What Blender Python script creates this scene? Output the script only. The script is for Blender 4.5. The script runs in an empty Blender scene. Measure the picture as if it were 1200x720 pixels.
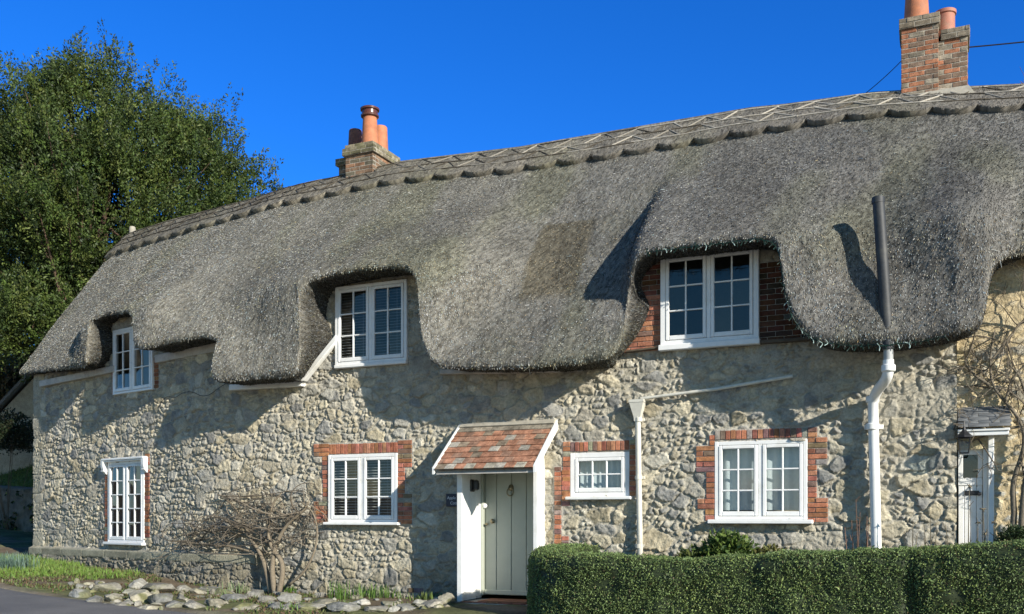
import bpy, math, random
import numpy as np
from mathutils import Matrix, Vector
rng = np.random.default_rng(7)
random.seed(7)
R = math.radians
C = bpy.context.scene.collection
# ------------------------------------------------------------------ camera maths
PHI = R(24.5); FPX = 1122.0; D = 13.55; EYE = 1.6; HZ = 605.0
CP, SP = math.cos(PHI), math.sin(PHI)
def ray_depth(px, Y):
    u = (np.asarray(px, float) - 600) / FPX
    return (Y + D) / (CP + u * SP)
def project(P):
    P = np.asarray(P, float)
    x, y = P[..., 0], P[..., 1] + D
    zc = -x * SP + y * CP; r = x * CP + y * SP
    return 600 + FPX * r / zc, HZ - FPX * (P[..., 2] - EYE) / zc
# ------------------------------------------------------------------ plan of the facade: straight, then turned back at the left
S0, SW, SA = -12.3, 1.0, R(13.0)
_s = np.linspace(-48, 12, 12001)
_th = SA * np.clip((S0 + SW - _s) / (2 * SW), 0, 1)
_th = np.where(_s < S0 + SW, SA * (lambda t: t * t * (3 - 2 * t))(np.clip((S0 + SW - _s) / (2 * SW), 0, 1)), 0)
_dx, _dy = np.cos(_th), -np.sin(_th)
_i0 = int(np.argmin(abs(_s)))
_px = np.concatenate([[0], np.cumsum((_dx[1:] + _dx[:-1]) / 2 * np.diff(_s))]); _px -= _px[_i0]
_py = np.concatenate([[0], np.cumsum((_dy[1:] + _dy[:-1]) / 2 * np.diff(_s))]); _py -= _py[_i0]
def W(s, y, z):
    s = np.asarray(s, float)
    th = np.interp(s, _s, _th)
    X = np.interp(s, _s, _px) + np.sin(th) * y
    Y = np.interp(s, _s, _py) + np.cos(th) * y
    return np.stack(np.broadcast_arrays(X, Y, np.asarray(z, float)), -1)
def at(px, py, y):
    """facade coordinates (s, z) of what the photograph shows at px, py, at offset y from the wall"""
    ss = np.linspace(-22, 7, 5801)
    P = W(ss, y, 0 * ss)
    zc = -P[:, 0] * SP + (P[:, 1] + D) * CP
    ok = zc > 1
    u = 600 + FPX * (P[:, 0] * CP + (P[:, 1] + D) * SP) / np.where(ok, zc, 1)
    s = float(np.interp(px, u[ok], ss[ok]))
    z = EYE + float(np.interp(s, ss, zc)) * (HZ - py) / FPX
    return s, z
def frame(s):
    th = float(np.interp(s, _s, _th)); p = W(s, 0, 0)
    return p, np.array([math.cos(th), -math.sin(th), 0.]), np.array([math.sin(th), math.cos(th), 0.])
# ------------------------------------------------------------------ noise
def _h(ix, iy, seed):
    n = (ix.astype(np.int64) * 374761393 + iy.astype(np.int64) * 668265263 + seed * 982451653) & 0xffffffff
    n = ((n ^ (n >> 13)) * 1274126177) & 0xffffffff
    return ((n ^ (n >> 16)) & 0xffffff) / float(0xffffff)
def vnoise(x, y, seed=0):
    x = np.asarray(x, float); y = np.asarray(y, float)
    ix, iy = np.floor(x), np.floor(y); fx, fy = x - ix, y - iy
    fx = fx * fx * (3 - 2 * fx); fy = fy * fy * (3 - 2 * fy)
    a = _h(ix, iy, seed); b = _h(ix + 1, iy, seed); c = _h(ix, iy + 1, seed); d = _h(ix + 1, iy + 1, seed)
    return (a + (b - a) * fx) * (1 - fy) + (c + (d - c) * fx) * fy
def fbm(x, y, seed=0, o=4):
    r = 0; a = .5; t = 0
    for k in range(o):
        r = r + a * vnoise(x * 2 ** k, y * 2 ** k, seed + k * 17); t += a; a *= .5
    return r / t
def sstep(a, b, x):
    t = np.clip((x - a) / (b - a), 0, 1); return t * t * (3 - 2 * t)
# ------------------------------------------------------------------ objects
def link(name, verts, faces, mat, parent=None, col=None, smooth=False, loop=None):
    """verts (n,3); faces: (m,k) array or list of tuples; col: (n,3) point colours"""
    me = bpy.data.meshes.new(name)
    verts = np.asarray(verts, np.float32)
    if isinstance(faces, np.ndarray):
        m, k = faces.shape
        me.vertices.add(len(verts)); me.vertices.foreach_set('co', verts.ravel())
        me.loops.add(m * k); me.loops.foreach_set('vertex_index', faces.astype(np.int32).ravel())
        me.polygons.add(m); me.polygons.foreach_set('loop_start', np.arange(m, dtype=np.int32) * k)
        me.update(calc_edges=True)
    else:
        me.from_pydata([tuple(v) for v in verts.tolist()], [], [tuple(f) for f in faces])
    me.validate()
    if col is not None:
        a = me.color_attributes.new('Col', 'FLOAT_COLOR', 'POINT')
        c = np.ones((len(verts), 4), np.float32); c[:, :3] = col
        a.data.foreach_set('color', c.ravel())
    if smooth: me.polygons.foreach_set('use_smooth', np.ones(len(me.polygons), bool))
    me.materials.append(mat)
    o = bpy.data.objects.new(name, me); C.objects.link(o)
    if parent is not None:
        o.parent = parent
        if parent.type == 'EMPTY': o.matrix_parent_inverse = Matrix.Translation(parent.location).inverted()
    return o
def thing(name, loc, label, cat, group=None):
    o = bpy.data.objects.new(name, None); C.objects.link(o); o.location = loc; o.empty_display_size = .2
    return tag(o, label, cat, group)
def tag(o, label=None, cat=None, group=None, kind=None):
    if label: o['label'] = label
    if cat: o['category'] = cat
    if group: o['group'] = group
    if kind: o['kind'] = kind
    return o
def recentre(o):
    me = o.data; n = len(me.vertices); c = np.empty(n * 3, np.float32); me.vertices.foreach_get('co', c); c = c.reshape(-1, 3)
    b = np.array([(c[:, 0].min() + c[:, 0].max()) / 2, (c[:, 1].min() + c[:, 1].max()) / 2, c[:, 2].min()], np.float32)
    me.vertices.foreach_set('co', (c - b).ravel()); me.update(); o.location = b.tolist()
    return o
class MB:
    def __init__(s): s.v = []; s.f = []; s.c = []; s.cur = (1, 1, 1)
    def add(s, vs, fs):
        b = len(s.v); s.v += [tuple(map(float, v)) for v in vs]; s.f += [tuple(b + i for i in f) for f in fs]; s.c += [s.cur] * len(vs)
    def box(s, O, A, B, Cc, bev=0.0):
        """box with corner O and edge vectors A, B, C (right handed); optional bevel"""
        O, A, B, Cc = [np.asarray(q, float) for q in (O, A, B, Cc)]
        if bev <= 0:
            P = [O + a * A + b * B + c * Cc for c in (0, 1) for b in (0, 1) for a in (0, 1)]
            s.add(P, [(0, 2, 3, 1), (4, 5, 7, 6), (0, 1, 5, 4), (2, 6, 7, 3), (0, 4, 6, 2), (1, 3, 7, 5)]); return
        la, lb, lc = [np.linalg.norm(q) for q in (A, B, Cc)]
        e = [min(bev / l, .45) for l in (la, lb, lc)]
        # 24 vertices: per corner one on each face
        idx = {}; P = []
        for c in (0, 1):
            for b in (0, 1):
                for a in (0, 1):
                    for ax in range(3):
                        q = [a, b, c]
                        for k in range(3):
                            if k != ax: q[k] = e[k] if q[k] == 0 else 1 - e[k]
                        idx[(a, b, c, ax)] = len(P); P.append(O + q[0] * A + q[1] * B + q[2] * Cc)
        F = []
        g = lambda a, b, c, x: idx[(a, b, c, x)]
        for ax in range(3):
            for sd in (0, 1):
                o1, o2 = [(1, 2), (2, 0), (0, 1)][ax]
                quad = []
                for (p, q) in ((0, 0), (1, 0), (1, 1), (0, 1)):
                    k = [0, 0, 0]; k[ax] = sd; k[o1] = p; k[o2] = q; quad.append(g(*k, ax))
                F.append(tuple(quad) if sd else tuple(quad[::-1]))
        for ax in range(3):           # edges along ax
            o1, o2 = [(1, 2), (2, 0), (0, 1)][ax]
            for p in (0, 1):
                for q in (0, 1):
                    k0 = [0, 0, 0]; k0[o1] = p; k0[o2] = q; k1 = list(k0); k1[ax] = 1
                    f = (g(*k0, o1), g(*k1, o1), g(*k1, o2), g(*k0, o2))
                    F.append(f if (p != q) else f[::-1])
        for a in (0, 1):
            for b in (0, 1):
                for c in (0, 1):
                    f = (g(a, b, c, 0), g(a, b, c, 1), g(a, b, c, 2))
                    F.append(f if (a + b + c) % 2 else f[::-1])
        s.add(P, F)
    def fbox(s, fr, s0, s1, y0, y1, z0, z1, bev=0.0):
        """box in a facade frame (p, T, N): local s, y (into the wall), z"""
        p, T, N = fr
        s.box(p + T * s0 + N * y0 + np.array([0, 0, z0]), T * (s1 - s0), N * (y1 - y0), np.array([0, 0, z1 - z0]), bev)
    def tube(s, pts, rad, n=8, cap=True):
        pts = np.asarray(pts, float); m = len(pts); rad = np.broadcast_to(rad, (m,))
        d = np.gradient(pts, axis=0); d /= np.linalg.norm(d, axis=1)[:, None] + 1e-9
        up = np.array([0, 0, 1.]) if abs(d[0][2]) < .9 else np.array([1., 0, 0])
        u = np.cross(d[0], up); u /= np.linalg.norm(u)
        vs = []
        for i in range(m):
            u = u - d[i] * np.dot(u, d[i]); u /= np.linalg.norm(u) + 1e-9; w = np.cross(d[i], u)
            for k in range(n):
                a = 2 * math.pi * k / n
                vs.append(pts[i] + rad[i] * (math.cos(a) * u + math.sin(a) * w))
        fs = []
        for i in range(m - 1):
            for k in range(n):
                a = i * n + k; b = i * n + (k + 1) % n
                fs.append((a, a + n, b + n, b)[::-1])
        if cap: fs.append(tuple(range(n))[::-1]); fs.append(tuple(range((m - 1) * n, m * n)))
        s.add(vs, fs)
    def lathe(s, c, prof, n=24, lean=(0, 0)):
        c = np.asarray(c, float); vs = []
        for r, z in prof:
            for k in range(n):
                a = 2 * math.pi * k / n; vs.append(c + np.array([r * math.cos(a) + lean[0] * z, r * math.sin(a) + lean[1] * z, z]))
        fs = []
        for i in range(len(prof) - 1):
            for k in range(n): a = i * n + k; b = i * n + (k + 1) % n; fs.append((a, b, b + n, a + n))
        fs.append(tuple(range(n))[::-1]); fs.append(tuple(range((len(prof) - 1) * n, len(prof) * n)))
        s.add(vs, fs)
    def build(s, name, mat, parent=None, smooth=False, col=False):
        return link(name, np.array(s.v), s.f, mat, parent, np.array(s.c) if col else None, smooth)
def grid_faces(nr, nc):
    i = np.arange(nr - 1)[:, None] * nc + np.arange(nc - 1)[None, :]
    return np.stack([i, i + 1, i + 1 + nc, i + nc], -1).reshape(-1, 4)
def smooth_angle(o, ang=40):
    me = o.data
    me.polygons.foreach_set('use_smooth', np.ones(len(me.polygons), bool))
    me.set_sharp_from_angle(angle=R(ang)); return o
# ------------------------------------------------------------------ materials
def nodes(name):
    m = bpy.data.materials.new(name); m.use_nodes = True
    nt = m.node_tree; b = nt.nodes['Principled BSDF']; return m, nt, b
def noise_node(nt, scale, detail=6, rough=.6, coord='Object', sc3=None):
    tc = nt.nodes.new('ShaderNodeTexCoord'); n = nt.nodes.new('ShaderNodeTexNoise')
    n.inputs['Scale'].default_value = scale; n.inputs['Detail'].default_value = detail; n.inputs['Roughness'].default_value = rough
    if sc3:
        mp = nt.nodes.new('ShaderNodeMapping'); mp.inputs['Scale'].default_value = sc3
        nt.links.new(tc.outputs[coord], mp.inputs['Vector']); nt.links.new(mp.outputs['Vector'], n.inputs['Vector'])
    else: nt.links.new(tc.outputs[coord], n.inputs['Vector'])
    return n
def ramp(nt, src, stops):
    r = nt.nodes.new('ShaderNodeValToRGB'); e = r.color_ramp.elements
    while len(e) < len(stops): e.new(.5)
    for k, (p, c) in enumerate(stops):
        e[k].position = p; e[k].color = (*c, 1) if len(c) == 3 else c
    nt.links.new(src, r.inputs['Fac']); return r
def mixc(nt, a, b, fac, mode='MIX'):
    m = nt.nodes.new('ShaderNodeMix'); m.data_type = 'RGBA'; m.blend_type = mode
    for s_, v in (('A', a), ('B', b)):
        i = [q for q in m.inputs if q.name == s_ and q.type == 'RGBA'][0]
        if isinstance(v, tuple): i.default_value = (*v, 1)
        else: nt.links.new(v, i)
    f = [q for q in m.inputs if q.name == 'Factor' and q.type == 'VALUE'][0]
    if isinstance(fac, (int, float)): f.default_value = fac
    else: nt.links.new(fac, f)
    return [q for q in m.outputs if q.type == 'RGBA'][0]
def bump(nt, b, src, strength, dist=.01):
    n = nt.nodes.new('ShaderNodeBump'); n.inputs['Strength'].default_value = strength; n.inputs['Distance'].default_value = dist
    nt.links.new(src, n.inputs['Height']); nt.links.new(n.outputs['Normal'], b.inputs['Normal'])
def plain(name, c, rough=.5, var=.12, scale=9, bmp=.15, dirt=None, metal=0, spec=.5):
    m, nt, b = nodes(name)
    n = noise_node(nt, scale); k = tuple(q * (1 - var) for q in c); l = tuple(min(1, q * (1 + var)) for q in c)
    r = ramp(nt, n.outputs['Fac'], [(.3, k), (.7, l)]); out = r.outputs['Color']
    if dirt:
        n2 = noise_node(nt, 3.1, 8, .7); r2 = ramp(nt, n2.outputs['Fac'], [(.52, (0, 0, 0)), (.72, (1, 1, 1))])
        out = mixc(nt, out, dirt, r2.outputs['Color'])
    nt.links.new(out, b.inputs['Base Color']); b.inputs['Roughness'].default_value = rough; b.inputs['Metallic'].default_value = metal
    b.inputs['Specular IOR Level'].default_value = spec
    if bmp: bump(nt, b, n.outputs['Fac'], bmp)
    return m
def attr_mat(name, scale=60, var=.25, rough=.9, bmp=.4, dist=.01, spec=.2, leaf=0, tint=(1, 1, 1), big=None):
    m, nt, b = nodes(name)
    a = nt.nodes.new('ShaderNodeAttribute'); a.attribute_name = 'Col'
    n = noise_node(nt, scale, 5, .65)
    r = ramp(nt, n.outputs['Fac'], [(.25, (1 - var,) * 3), (.75, (1 + var,) * 3)])
    out = mixc(nt, a.outputs['Color'], r.outputs['Color'], 1.0, 'MULTIPLY')
    if big:
        n2 = noise_node(nt, big[0], 5, .6); r2 = ramp(nt, n2.outputs['Fac'], [(.35, (1 - big[1],) * 3), (.65, (1 + big[1],) * 3)])
        out = mixc(nt, out, r2.outputs['Color'], 1.0, 'MULTIPLY')
    if tint != (1, 1, 1): out = mixc(nt, out, tint, 1.0, 'MULTIPLY')
    nt.links.new(out, b.inputs['Base Color']); b.inputs['Roughness'].default_value = rough
    b.inputs['Specular IOR Level'].default_value = spec
    if bmp: bump(nt, b, n.outputs['Fac'], bmp, dist)
    if leaf:
        t = nt.nodes.new('ShaderNodeBsdfTranslucent'); nt.links.new(out, t.inputs['Color'])
        mx = nt.nodes.new('ShaderNodeMixShader'); mx.inputs[0].default_value = leaf
        nt.links.new(b.outputs[0], mx.inputs[1]); nt.links.new(t.outputs[0], mx.inputs[2])
        nt.links.new(mx.outputs[0], nt.nodes['Material Output'].inputs['Surface'])
    return m
def glass_mat():
    m, nt, b = nodes('window_glass'); nt.nodes.remove(b)
    t = nt.nodes.new('ShaderNodeBsdfTransparent'); t.inputs['Color'].default_value = (.80, .85, .87, 1)
    g = nt.nodes.new('ShaderNodeBsdfGlossy'); g.inputs['Roughness'].default_value = .02
    n = noise_node(nt, 2.2, 2); bp = nt.nodes.new('ShaderNodeBump'); bp.inputs['Strength'].default_value = .12; bp.inputs['Distance'].default_value = .02
    nt.links.new(n.outputs['Fac'], bp.inputs['Height']); nt.links.new(bp.outputs['Normal'], g.inputs['Normal'])
    f = nt.nodes.new('ShaderNodeLayerWeight'); f.inputs['Blend'].default_value = .5
    pw = nt.nodes.new('ShaderNodeMath'); pw.operation = 'POWER'; pw.inputs[1].default_value = 4; nt.links.new(f.outputs['Facing'], pw.inputs[0])
    ma = nt.nodes.new('ShaderNodeMath'); ma.operation = 'MULTIPLY_ADD'; ma.inputs[1].default_value = .85; ma.inputs[2].default_value = .09; nt.links.new(pw.outputs[0], ma.inputs[0])
    mx = nt.nodes.new('ShaderNodeMixShader'); nt.links.new(ma.outputs[0], mx.inputs[0])
    nt.links.new(t.outputs[0], mx.inputs[1]); nt.links.new(g.outputs[0], mx.inputs[2])
    nt.links.new(mx.outputs[0], nt.nodes['Material Output'].inputs['Surface']); return m
M = {}
M['paint'] = plain('white_paint', (.80, .80, .78), .45, .03, 14, .05, dirt=(.66, .65, .60))
M['upvc'] = plain('white_frame_paint', (.80, .80, .79), .4, .04, 12, .04, dirt=(.66, .645, .60))
M['cream'] = plain('cream_pipe_paint', (.62, .60, .53), .5, .08, 18, .05, dirt=(.42, .40, .34))
M['board'] = plain('weathered_board', (.50, .47, .43), .7, .15, 12, .1, dirt=(.30, .28, .25))
M['door_green'] = plain('sage_door_paint', (.39, .415, .35), .4, .04, 8, .04)
M['black'] = plain('black_iron', (.02, .02, .022), .45, .2, 30, .1)
M['dark_pipe'] = plain('dark_pipe_paint', (.030, .033, .038), .6, .25, 25, .1, dirt=(.07, .07, .065))
M['grey_pipe'] = plain('grey_pipe', (.36, .37, .37), .5, .1, 15, .05)
M['brass'] = plain('aged_brass', (.22, .19, .12), .4, .2, 40, .1, metal=.8)
M['terracotta'] = plain('terracotta_pot', (.46, .17, .08), .75, .22, 7, .15, dirt=(.30, .13, .08))
M['soot_pot'] = plain('sooty_pot', (.18, .07, .045), .7, .25, 9, .15, dirt=(.42, .18, .09))
M['glazed_pot'] = plain('dark_glazed_pot_cap', (.10, .035, .025), .3, .2, 9, .05)
M['slate'] = plain('slate', (.16, .165, .17), .5, .2, 10, .2)
M['cement'] = plain('cement_flaunching', (.36, .33, .27), .9, .2, 9, .4)
M['mat'] = plain('coir_mat', (.20, .075, .035), .95, .3, 60, .6)
M['asphalt'] = None
M['sign'] = plain('navy_sign', (.012, .018, .045), .35, .1, 10, 0)
M['lettering'] = plain('pale_lettering', (.75, .77, .80), .5, .0, 10, 0)
M['blind'] = plain('blind_slat', (.62, .60, .56), .5, .05, 10, 0)
M['curtain'] = plain('pale_curtain', (.62, .65, .64), .9, .05, 20, .1)
M['cable'] = plain('black_cable', (.012, .012, .014), .6, 0, 5, 0)
M['fairy'] = plain('green_cable', (.006, .03, .022), .5, .2, 20, 0)
M['bulb'] = plain('clear_bulb', (.42, .55, .52), .2, .1, 20, 0)
M['glass'] = glass_mat()
M['wood_dark'] = plain('dark_timber', (.10, .075, .05), .8, .25, 14, .2)
M['room'] = plain('room_plaster', (.30, .29, .27), .9, .1, 3, 0)
M['stone'] = attr_mat('rubble_stone', 34, .30, .92, .9, .022, big=(5.5, .14))
M['brick'] = attr_mat('brickwork', 60, .34, .9, .6, .008, big=(13, .30))
M['thatch'] = attr_mat('thatch', 130, .45, .95, .8, .012, big=(1.3, .13))
M['tile'] = attr_mat('clay_tiles', 34, .40, .88, .5, .006, big=(9, .35))
M['rod'] = attr_mat('hazel_rods', 40, .2, .7, .1, .004)
M['bark'] = attr_mat('bark', 40, .35, .9, .5, .01)
M['leaf'] = attr_mat('foliage', 25, .15, .55, 0, leaf=.22, spec=.35)
M['rock'] = attr_mat('field_stone', 22, .3, .92, .6, .02, big=(5, .25))
M['ground'] = attr_mat('soil_and_turf', 18, .35, .97, .6, .03, big=(2.2, .25))
# ================================================================== THE COTTAGE
cot = thing('thatched_cottage', (-8.5, 2.5, .25), 'long grey thatched stone cottage with eyebrow windows and two brick chimneys', 'cottage')
# ------------------------------------------------------------------ thatch: the line of its lower lip, traced round the eyebrow windows
def yev(s): return np.interp(s, [-19, -17.5, -16, -14, -12, .1, .4, .75, 1.05, 4], [-.25, -.42, -.55, -.72, -.8, -.8, -.72, -.40, -.32, -.28])
def ye(s): return float(yev(s))
def lipat(px, py):
    y = -.8
    for _ in range(6): s, z = at(px, py, y); y = ye(s)
    return s, z
# (px, py, inner px, inner py or None = straight back)
LIP = [(22,439),(40,436),(60,433),(85,431),(98,430,116,432),(103,424,124,430),(104,412,131,420),(103,396),(103,384),(107,376),(118,370),(132,367),(146,366),(154,369),(158,377),(158.5,391),(158.5,404),
 (163,409),(180,405.5),(200,401.5),(220,397.5),(236,395),(246,396),(254,399.5),(259,404),(259,412),(254,428),(249,441),(252,447),(270,446),(300,444),(330,441.5),(343,440,350,449),
 (350,434,358,443),(352,415,375,420),(351,390,393,394),(350,365),(353,344),(360,331),(375,325),(400,319.5),(430,315),(455,312.5),(470,314),(481,319),(488,329),(492,350),(494,380),(497,405),(502,420),(512,428),(530,430.5),
 (560,431),(600,430.5),(640,428.5),(680,425.5),(700,423.5),(715,418,722,420),(725,407,735,411),(731,388,752,388),(735,362,768,360),(738,334),(743,310),(752,298),(766,293),(800,289.5),(850,283.5),(885,279),(899,280),(909,285),(914,296),(917,322),(921,348),(929,371),(942,389),(958,399),
 (985,403.5),(1030,403.5),(1080,398.5),(1115,391.5),(1140,383),(1150,376),(1155,358),(1158,335),(1161,317),(1167,306),(1180,300),(1215,295),(1262,291),(1330,288),(1420,284),(1500,280)]
lf, li = [], []
for k in LIP:
    s, z = lipat(k[0], k[1]); lf.append((s, z))
    if len(k) == 4: li.append(at(k[2], k[3], .02))
    else: li.append((s, z + .015))
lf = np.array(lf); li = np.array(li)
li[0] = (max(li[0][0], -18.6), li[0][1])
arc = np.concatenate([[0], np.cumsum(np.linalg.norm(np.diff(lf, axis=0), axis=1))])
NC = int(arc[-1] / .034)
aa = np.linspace(0, arc[-1], NC)
def gsm(v, sig):
    n = int(sig * 3) + 1; k = np.exp(-.5 * (np.arange(-n, n + 1) / sig) ** 2); k /= k.sum()
    p = np.concatenate([2 * v[0] - v[n:0:-1], v, 2 * v[-1] - v[-2:-n - 2:-1]]); return np.convolve(p, k, 'valid')
Ls, Lz = gsm(np.interp(aa, arc, lf[:, 0]), 1.6), gsm(np.interp(aa, arc, lf[:, 1]), 1.6)
Is, Iz = gsm(np.interp(aa, arc, li[:, 0]), 1.6), gsm(np.interp(aa, arc, li[:, 1]), 1.6)
# ridge
RT = [(140,284),(155,271),(200,257),(250,244),(300,231),(390,207),(470,188),(610,171),(733,150),(880,125),(920,121),(1023,107),(1120,101),(1200,97),(1330,88),(1480,80)]
rk = np.array([at(px, py, 2.6) for px, py in RT]); rk[:, 1] -= .07
rk = np.concatenate([rk, [(4.2, rk[-1, 1] - .05)]]) if rk[-1, 0] < 4 else rk
def zr(s): return np.interp(s, rk[:, 0], rk[:, 1])
ZL = np.array([(-19, 4.72), (-17, 4.62), (-14, 4.42), (-12.5, 4.25), (-10.5, 3.92), (-5.8, 3.79), (-.8, 3.74), (4, 3.7)])
def zlow(s): return np.interp(s, ZL[:, 0], ZL[:, 1])
sx = lambda px, py: lipat(px, py)[0]
DORM = [(sx(104, 395) - .30, sx(158, 380) + .25, 5.40, -.55, -1.0), (sx(350, 380), sx(491, 340), 5.52, -.40, -1.0),
        (sx(738, 340), sx(915, 330), 5.30, 2.4, -.42), (sx(1160, 330), sx(1500, 330), 5.30, -.42, .5)]
def smin(a, b, k):
    h = np.clip(.5 + .5 * (b - a) / k, 0, 1); return b + (a - b) * h - k * h * (1 - h)
def yroof(s, z, rough=True):
    s = np.asarray(s, float); z = np.asarray(z, float)
    r, l = zr(s), zlow(s); e = np.minimum(yev(s), np.where(s > 0, -.8, 9)); pw = np.interp(s, [-19, -17.2, -15.2, -9, -7.2, -5.6, -4.2, -1.5, 4], [1.0, 1.12, 1.45, 1.6, 1.3, 1.12, 1.2, 1.6, 1.6])
    t = (z - l) / (r - l)
    y = e + (2.6 - e) * np.sign(t) * np.abs(t) ** pw
    for s0, s1, zt, kl, kr in DORM:
        zs = zt + .80 * (r - zt); tt = (zs - l) / (r - l); ys = e + (2.6 - e) * tt ** pw
        slope = (ys - e) / (zs - zt)
        zz = z - zt; up = .5 * (zz + np.sqrt(zz * zz + .03))
        d0, d1 = s0 - s, s - s1
        wide = .25 * np.clip(zz, 0, 3)
        d0 = d0 - wide * .4; d1 = d1 - wide * .5
        q0, q1 = .5 * (d0 + np.sqrt(d0 * d0 + .02)), .5 * (d1 + np.sqrt(d1 * d1 + .05))
        fl = (kl * q0 if kl > 0 else -kl * q0 * q0 / (q0 + .55)) + (kr * q1 if kr > 0 else -kr * q1 * q1 / (q1 + .55))
        y = smin(y, e - .02 + slope * up * (1 + .25 * np.clip(zz, 0, 3) / 3) + fl, .22)
    y = y + (yev(s) - e) * (1 - sstep(5.3, 6.6, z))
    if rough:
        y = y + .10 * (fbm(s * .55, z * .6, 5, 2) - .5) * sstep(0, .6, r - z) + .05 * (fbm(s * 2.3, z * 1.6, 9, 3) - .5) + .02 * (fbm(s * 9, z * 6, 12, 2) - .5)
    return np.minimum(y, 2.6)
LP = np.array([(k[0], k[1]) for k in LIP], float)
cpx, cpy = gsm(np.interp(aa, arc, LP[:, 0]), 1.3), gsm(np.interp(aa, arc, LP[:, 1]), 1.3)
back_s, back_z = Is - Ls, Iz - Lz
for it in range(5):
    yc = yroof(Ls, Lz) + .055
    nsz = np.array([at(a_, b_, c_) for a_, b_, c_ in zip(cpx, cpy, yc)])
    Ls, Lz = Ls + .7 * (nsz[:, 0] - Ls), Lz + .7 * (nsz[:, 1] - Lz)
    Ls, Lz = gsm(Ls, .8), gsm(Lz, .8)
Is = np.where(abs(back_s) + abs(back_z - .015) > .02, Is, Ls); Iz = np.where(abs(back_s) + abs(back_z - .015) > .02, Iz, Lz + .015); Is, Iz = gsm(Is, 1.6), gsm(Iz, 1.6)
# columns run from the lip to the ridge and fan out over the eyebrows
Rs = gsm(Ls, 26); Rs = np.maximum.accumulate(Rs)
Rs = Rs + (at(146, 279, 2.6)[0] - Rs[0]) * np.exp(-(aa / 1.6))
NR = 112
v = np.linspace(0, 1, NR)[:, None] ** 1.0
wv = sstep(0, .75, v)
gs = Ls[None] + (Rs - Ls)[None] * wv
gz = Lz[None] + (zr(Rs) - Lz)[None] * v
gz = gz + .02 * (vnoise(gs * 3.3, gs * 0, 3) - .5) * (1 - v) ** 8 * 2
gy = yroof(gs, gz)
lipy = gy[0].copy()
# soften the lip: the cut end of the straw turns under
for k, (dy, dz) in enumerate([(.055, 0.012), (.025, .004), (.008, 0)]): gy[k] += dy
rows = [(gs, gy, gz)]
sof = []
for q, (f, droop) in enumerate([(1.0, 0), (.72, 0.0), (.35, .0), (.06, -.012)]):   # from the wall outwards to the lip
    ss = Ls + (Is - Ls) * f; zz = Lz + (Iz - Lz) * f + droop
    yy = lipy + .055 + (.03 - lipy - .055) * f
    nn = (fbm(ss * 12, zz * 12 + 40 * f, 31, 2) - .5) * .03 * (f < .95)
    sof.append((ss, yy, zz + nn))
AS = np.concatenate([np.stack([q[0] for q in sof]), gs]); AY = np.concatenate([np.stack([q[1] for q in sof]), gy]); AZ = np.concatenate([np.stack([q[2] for q in sof]), gz])
RV = W(AS, AY, AZ)                                   # (rows, cols, 3)
NS = len(sof)
# the straw's own colour: tan and mossy at the old left end, dark grey on the right, a newer patch in the middle
pa = [at(636, 264, .9), at(698, 258, .9), at(694, 348, .2), at(636, 352, .2)]
def thatch_col(s, z):
    g = sstep(-11.5, -1.5, s + 2.5 * (fbm(s * .35, z * .4, 51, 3) - .5))[..., None]
    c = np.array([.290, .274, .232]) * (1 - g) + np.array([.228, .218, .200]) * g
    n = fbm(s * 1.1, z * .5, 61, 4)[..., None]
    c = c * (.72 + .56 * n)
    mo = sstep(.52, .75, fbm(s * .8 + 9, z * .55, 71, 4))[..., None]
    c = c * (1 - .45 * mo) + np.array([.20, .20, .12]) * .45 * mo
    s0 = min(p[0] for p in (pa[0], pa[3])) + .0; s1 = pa[1][0]; zz0, zz1 = pa[2][1], pa[0][1]
    inp = (sstep(s0 - .05, s0 + .05, s + .05 * (vnoise(z * 6, s * 0, 5) - .5)) * (1 - sstep(s1 - .05, s1 + .05, s)) * sstep(zz0 - .12, zz0 + .12, z) * (1 - sstep(zz1 - .02, zz1 + .03, z)))[..., None]
    return c * (1 - np.array([.22, .27, .38]) * inp)
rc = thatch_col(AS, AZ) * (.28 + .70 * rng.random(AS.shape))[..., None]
rc[:NS - 1] *= .24                                   # old dark straw of the underside, with its shade painted in
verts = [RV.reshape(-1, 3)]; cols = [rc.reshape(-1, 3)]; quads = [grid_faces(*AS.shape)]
off = AS.size
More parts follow.
